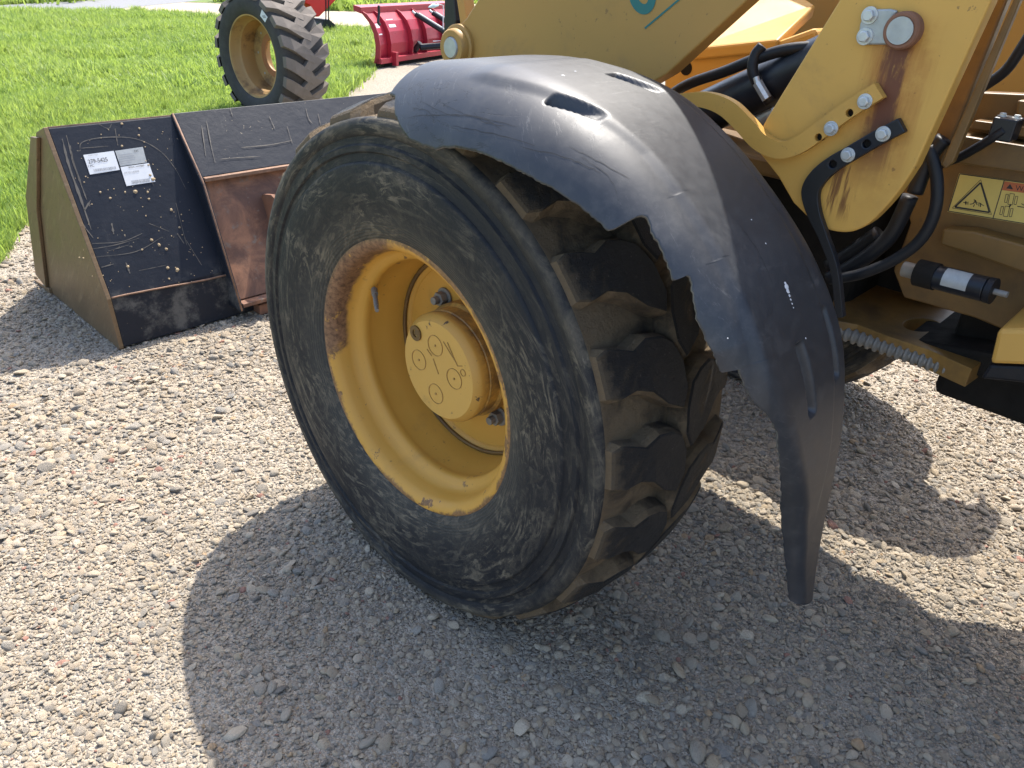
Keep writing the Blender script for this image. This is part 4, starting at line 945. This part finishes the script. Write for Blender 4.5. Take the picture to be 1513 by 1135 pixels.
# dried mud and scratches
m = MB(); rr = random.Random(21)
spots = [(215, 238, 3), (222, 259, 5), (226, 265, 6), (219, 244, 4), (200, 283, 5), (185, 284, 2.5), (218, 284, 3), (220, 294, 3), (163, 293, 3), (206, 190, 3), (205, 200, 3), (213, 210, 2), (180, 216, 3), (253, 310, 4), (224, 355, 4), (235, 362, 4), (246, 368, 4), (248, 396, 4), (262, 399, 5), (189, 394, 4), (250, 412, 3), (148, 284, 3), (268, 317, 2), (265, 336, 3), (210, 369, 3), (180, 183, 3.5)]
spots += [(rr.uniform(110, 320), rr.uniform(190, 425), rr.uniform(.6, 1.9)) for _ in range(110)]
for x, y, s_ in spots:
    c = ob((x, y), 0); r = s_*.0017*1.0; n_ = 7
    if c[0] > rx-.03: continue
    ring = [c+r*rr.uniform(.7, 1.2)*(math.cos(2*math.pi*i/n_)*u_+math.sin(2*math.pi*i/n_)*vd) for i in range(n_)]
    ring2 = [c+nb*r*.45+.6*(q-c) for q in ring]; pk = c+nb*r*.6
    m.add(ring+ring2+[pk], [(i, (i+1) % n_, n_+(i+1) % n_, n_+i) for i in range(n_)]+[(n_+i, n_+(i+1) % n_, 2*n_) for i in range(n_)])
part('dried_mud', m.mesh(), MAT['mud'], BUC, kind='stuff', smooth=True)
m = MB()
def scr(px, r=.0018, f=ob):
    nn_ = nb if f is ob else nc; P = catmull(np.array([f(q, .0012 if f is ob else .0012) for q in px]), 6); T = np.gradient(P, axis=0); T /= np.linalg.norm(T, axis=1)[:, None]
    Wd = np.cross(T, nn_)*(r*np.array([rr.uniform(.25, 1.1)*math.sin(math.pi*(i+.6)/(len(P)+.2))**.4 for i in range(len(P))]))[:, None]
    k_ = len(P); m.add(list(P+Wd)+list(P-Wd), [(i, i+1, k_+i+1, k_+i) for i in range(k_-1)])
scr([(118, 224), (122, 210), (155, 203), (200, 205), (235, 222), (258, 248), (275, 280)], .0022); scr([(120, 219), (160, 216)], .002); scr([(136, 360), (180, 357), (210, 345)]); scr([(136, 368), (170, 362), (205, 352)], .0016); scr([(160, 371), (190, 362)]); scr([(124, 312), (134, 296)], .004)
scr([(275, 355), (298, 392)], .002); scr([(220, 330), (250, 342)], .0014); scr([(145, 183), (160, 190), (165, 183)], .0016)
for q, w_ in (([(92, 205), (102, 245), (118, 290), (135, 340)], .006), ([(98, 200), (112, 250), (128, 295)], .004), ([(104, 215), (108, 240), (122, 280)], .003), ([(110, 300), (122, 330), (138, 352)], .003), ([(170, 190), (174, 215)], .002), ([(260, 300), (270, 340), (276, 362)], .002), ([(150, 395), (168, 390)], .003), ([(186, 388), (192, 404)], .004), ([(165, 330), (168, 346)], .005), ([(262, 345), (272, 360)], .004), ([(205, 400), (245, 392)], .0012), ([(140, 380), (200, 372), (240, 350)], .0013)): scr(q, w_)
for q in ([(305, 178), (312, 215), (318, 240)], [(298, 185), (304, 230)], [(340, 160), (344, 172)], [(356, 218), (398, 214), (430, 208)], [(470, 168), (474, 186)], [(325, 235), (352, 233), (385, 231)], [(398, 172), (406, 190)], [(424, 186), (432, 212)], [(452, 160), (456, 175), (462, 183)]): scr(q, .0026, oc)
part('scratches', m.mesh(), MAT['scratch'], BUC, kind='stuff', smooth=True)

# ------------------------------------------------------------------ loose implement wheel on the grass
AGR = .56
wc = at((367, 84), 2, .56); AGX, AGY = float(wc[0])+.24, float(wc[1])
AG = thing('spare_wheel', 'big lugged tyre on a rusty tan rim standing behind the bucket', 'wheel', (AGX, AGY, 0))
MAT['ag'] = plain('dusty_grey_rubber', (.048, .044, .040), .85, 0, .4, 9, .4)
MAT['ag_lug'] = plain('pale_dusty_lug', (.15, .127, .106), .9, 0, .3, 9, .4)
def agrust(k, c, o):
    n = k.noise(5, 8, .7); return k.mix(k.step(n, .5, .7), c, (.15, .085, .04))
MAT['agrim'] = yellow('rusty_tan_rim', (.40, .24, .09), .5, .4, agrust)
AM = Tm(AGX, AGY, AGR) @ Matrix.Rotation(.10, 4, 'Z')
hp = [(-.20, .350), (-.215, .360), (-.232, .395), (-.24, .445), (-.238, .485), (-.225, .505), (-.20, .518), (-.10, .522), (0, .524)]
m = MB(); m.lathe(hp+[(-x, r) for x, r in hp[-2::-1]], 96); part('tyre', m.mesh(), MAT['ag'], AG, AM, smooth=40)
def aglug(s):
    m = MB(); pts = [(-.245, -.155), (-.16, -.120), (-.05, -.055), (.02, -.015), (.075, .045), (.05, .105), (-.04, .062), (-.16, -.012), (-.245, -.058)]
    v = []
    for rr_, ex in ((.50, 0), (.566, 0)):
        for x, a in pts:
            r = rr_-(.02 if rr_ > .53 and abs(x) > .2 else 0); an = a/.55
            v.append((x*s, r*math.cos(an), r*math.sin(an)))
    n_ = len(pts); m.add(v, [tuple(range(n_, 2*n_))]+[(i, (i+1) % n_, n_+(i+1) % n_, n_+i) for i in range(n_)])
    return m.mesh('lug')
la, lb = aglug(1), aglug(-1)
for i in range(19):
    for me, ph in ((la, 0), (lb, .5)):
        part('tread_lug', me, MAT['ag_lug'], AG, AM @ Matrix.Rotation(2*math.pi*(i+ph)/19, 4, 'X'), bevel=.004)
m = MB(); m.lathe([(-.20, .358), (-.214, .358), (-.212, .346), (-.19, .336), (-.14, .328), (-.12, .308), (.0, .298), (.2, .298), (.21, .358)], 72)
m.lathe([(.02, .298), (.03, .26), (.035, .14), (.05, .14)], 72)
RM = part('rim', m.mesh(), MAT['agrim'], AG, AM, smooth=40)
m = MB(); m.lathe([(.034, .20), (.030, .20), (.030, .141), (.034, .141)], 48, closed=True); part('hub_ring', m.mesh(), plain('orange_rust', (.36, .15, .06), .8, 0, .3, 14, .2), RM, AM)
m = MB()
for i in range(8): m.cyl((.032, .25*math.cos(i*math.pi/4), .25*math.sin(i*math.pi/4)), (.028, .25*math.cos(i*math.pi/4), .25*math.sin(i*math.pi/4)), .010, 10)
part('bolt_holes', m.mesh(), MAT['label_grey'], RM, AM, kind='stuff')
m = MB(); r1, r2, a_ = .425, .485, 0
tagc = [(-.2385, .418, .70), (-.2395, .475, .70), (-.2395, .475, .50), (-.2385, .418, .50)]
m.add([(x-.004, r*math.cos(math.pi-an-.0), r*math.sin(math.pi-an)) for x, r, an in [(-.238, .425, 1.02), (-.237, .488, 1.02), (-.237, .488, .83), (-.238, .425, .83)]], [(0, 1, 2, 3)])
TG = part('price_tag', m.mesh(), MAT['white'], AG, AM)
m = MB()
for a0_, a1_ in ((.97, .90), (.93, .87)): m.add([(-.2435, r*math.cos(math.pi-an), r*math.sin(math.pi-an)) for r, an in ((.443, a0_), (.474, a1_), (.471, a1_-.02), (.440, a0_-.02))], [(0, 1, 2, 3)])
part('tag_scribble', m.mesh(), MAT['ink_soft'], TG, AM)

# ------------------------------------------------------------------ red snow plough
p0 = at((556, 101), 2, 0); p1 = at((650, 86), 2, 0); dx = p1-p0; dx[2] = 0; dx /= np.linalg.norm(dx); fwd = np.array([-dx[1], dx[0], 0])
if fwd[1] < 0: fwd = -fwd
PL = thing('snow_plough', 'red snow plough blade with black hydraulic rams, resting at the grass edge', 'snow plough', (float(p0[0]), float(p0[1]), 0))
MAT['red'] = plain('red_plough_paint', (.36, .022, .040), .35, 0, .15, 8, .05); MAT['brightred'] = plain('bright_red_paint', (.62, .012, .012), .4, 0, .1, 6)
def pm(u, d, z): return p0+dx*u+fwd*d+np.array([0, 0, z])
HPL = .76
cur = [(.03, .06), (.0, .16), (-.01, .30), (.02, .45), (.09, .58), (.20, .68), (.30, .72)]
cur = [(d*1.0, z) for d, z in cur]; LW = 2.3
def sweep(u0, u1, off, th):
    m = MB(); a = [(d+off, z) for d, z in cur]; b = [(d+off+th, z) for d, z in cur[::-1]]
    m.prism([pm(u0, d, z) for d, z in a+b], dx*(u1-u0)); return m.mesh()
part('mouldboard', sweep(0, LW, 0, .012), MAT['red'], PL, bevel=.003)
for u in (.0, .27, .82, 1.22, 1.75, 2.27): part('rib', sweep(u, u+.02, -.07, .068), MAT['red'], PL)
m = MB(); m.prism([pm(-.03, .20, .68), pm(-.03, .20, .76), pm(-.03, .33, .78), pm(-.03, .33, .71)], dx*(LW+.06)); part('top_rail', m.mesh(), MAT['red'], PL, bevel=.005)
m = MB(); m.prism([pm(0, -.09, .06), pm(0, -.09, .13), pm(0, .02, .13), pm(0, .03, .06)], dx*LW); part('bottom_angle', m.mesh(), MAT['red'], PL, bevel=.005)
m = MB(); m.prism([pm(0, -.01, 0), pm(0, -.01, .08), pm(0, .012, .08), pm(0, .012, 0)], dx*LW); part('cutting_edge', m.mesh(), MAT['dark'], PL)
m = MB(); m.prism([pm(.28, -.15, .02), pm(.28, -.15, .20), pm(.28, -.07, .20), pm(.28, -.07, .02)], dx*.06); part('trip_bracket', m.mesh(), MAT['red'], PL, bevel=.004)
for u in (.98, 1.45):
    m = MB(); m.cyl(pm(u, -.02, .66), pm(u+.30, -.55, .34), .035, 16); m.cyl(pm(u+.09, -.02, .66), pm(u+.38, -.55, .34), .022, 14); R_ = part('hydraulic_ram', m.mesh(), MAT['black'], PL, smooth=40)
    m = MB(); m.cyl(pm(u-.02, .02, .69), pm(u, -.02, .66), .02, 12); m.cyl(pm(u+.04, -.06, .67), pm(u+.33, -.58, .36), .008, 10); part('ram_rod', m.mesh(), MAT['steel'], R_, smooth=40)
m = MB()
for a, b in ((pm(.95, -.12, .22), pm(1.55, -.75, .30)), (pm(1.9, -.12, .22), pm(1.55, -.75, .30)), (pm(1.2, -.4, .30), pm(1.8, -.5, .32)), (pm(1.55, -.75, .30), pm(1.9, -1.1, .34)), (pm(.95, -.12, .28), pm(.95, -.02, .16))):
    m.cyl(a, b, .045, 8)
part('a_frame', m.mesh(), MAT['black'], PL, bevel=.004)
m = MB(); m.box((0, 0, 0), (.10, .10, .18), Matrix.Translation(pm(1.55, -.7, .38))); m.box((0, 0, 0), (.35, .12, .05), Matrix.Translation(pm(1.3, -.5, .35))); part('lift_hinge', m.mesh(), MAT['black'], PL, bevel=.008)
m = MB(); q = cur[3]; 
for u, z0, z1, wd in ((.10, .42, .56, .09), (.42, .50, .60, .16)):
    f = lambda z: np.interp(z, [c_[1] for c_ in cur], [c_[0] for c_ in cur])-.004
    mm = MB(); mm.add([pm(u, f(z0), z0), pm(u+wd, f(z0), z0), pm(u+wd, f(z1), z1), pm(u, f(z1), z1)], [(0, 1, 2, 3)]); part('paper_label', mm.mesh(), MAT['white'], PL)
m = MB(); m.tube([pm(.02, -.06, .80), pm(.02, -.06, .70), pm(-.02, -.07, .60), pm(.02, -.07, .56)], .018, 10); part('edge_marker', m.mesh(), MAT['black'], PL, smooth=True)
# mirror-like loop and pale cap beside the blade
MAT['palecap'] = plain('pale_blue_plastic', (.45, .60, .62), .35, 0, .1, 8)
m = MB(); m.tube([at((646, 6), 1, 8.2), at((655, 8), 1, 8.2), at((654.5, 60), 1, 8.2), at((640, 61), 1, 8.2)], .008, 8, smooth=0); part('guide_loop', m.mesh(), MAT['white'], PL, smooth=40)
m = MB(); m.tube([at((633, 11), 1, 8.18), at((640, 9), 1, 8.18), at((648, 8), 1, 8.18)], [.008, .032, .010], 12); part('marker_lamp', m.mesh(), MAT['palecap'], PL, smooth=True)

# ------------------------------------------------------------------ red hopper implement and black foot beside the spare wheel
f0 = at((486, 47), 2, .02)
HP = thing('seed_hopper', 'bright red hopper implement standing on a black skid behind the spare wheel', 'hopper', (float(f0[0]), float(f0[1]), 0))
xh = lambda px, z=None: at(px, 1, float(f0[1]))
hp_ = [xh(q) for q in [(448, -20), (452, 6), (458, 8), (466, 25), (472, 25), (497, 0), (510, -20)]]
m = MB(); m.prism(hp_, (0, .6, 0)); part('hopper', m.mesh(), MAT['brightred'], HP, bevel=.02)
for px in (481.5, 485.5):
    m = MB(); m.cyl(xh((px, -10)), xh((px, 32)), .012, 10); part('rod', m.mesh(), MAT['black'], HP, smooth=40)
sk = [xh(q) for q in [(475, 44), (478, 29), (487, 29), (495, 36), (501, 46), (503, 42), (503, 49), (490, 52), (478, 51)]]
m = MB(); m.prism(sk, (0, .35, 0)); part('skid', m.mesh(), MAT['black'], HP, bevel=.01)
m = MB(); m.tube([xh((488, 44))-np.array([0, .02, 0]), xh((500, 48))-np.array([0, .02, 0])], .012, 8, smooth=0); part('skid_edge', m.mesh(), MAT['steel'], HP, smooth=True)

# ------------------------------------------------------------------ parked vehicle at the top edge
q0 = at((545, 9), 2, 0); q1 = at((650, -4), 2, 0)
CV = thing('parked_vehicle', 'dark parked vehicle on the far lawn, only a wheel showing', 'vehicle', (float(q0[0]), float(q0[1]), 0))
dv_ = q1-q0; dv_[2] = 0; dv_ /= np.linalg.norm(dv_); nv_ = np.array([-dv_[1], dv_[0], 0])
def cvp(u, d, z): return q0+dv_*u+nv_*d+np.array([0, 0, z])
side = [(-.75, .42), (-.72, .75), (-.45, .86), (.30, .92), (.80, 1.38), (2.2, 1.42), (2.95, .95), (3.3, .85), (3.35, .40), (3.0, .30), (2.9, .36), (.45, .30), (-.4, .32)]
m = MB(); m.prism([cvp(u, .05, z) for u, z in side], nv_*1.6); part('body', m.mesh(), plain('dark_blue_car_paint', (.012, .018, .03), .25, .2, .1, 5), CV, bevel=.05)
for u in (0, 2.6):
    for d in (0, 1.5):
        m = MB(); m.cyl(cvp(u, d, .33), cvp(u, d+.22, .33), .33, 40); W_ = part('wheel', m.mesh(), MAT['hose'], CV, smooth=40, bevel=.02)
        m = MB(); m.cyl(cvp(u, d-.006, .33), cvp(u, d+.05, .33), .21, 32); part('wheel_rim', m.mesh(), MAT['steel'], W_, smooth=40)
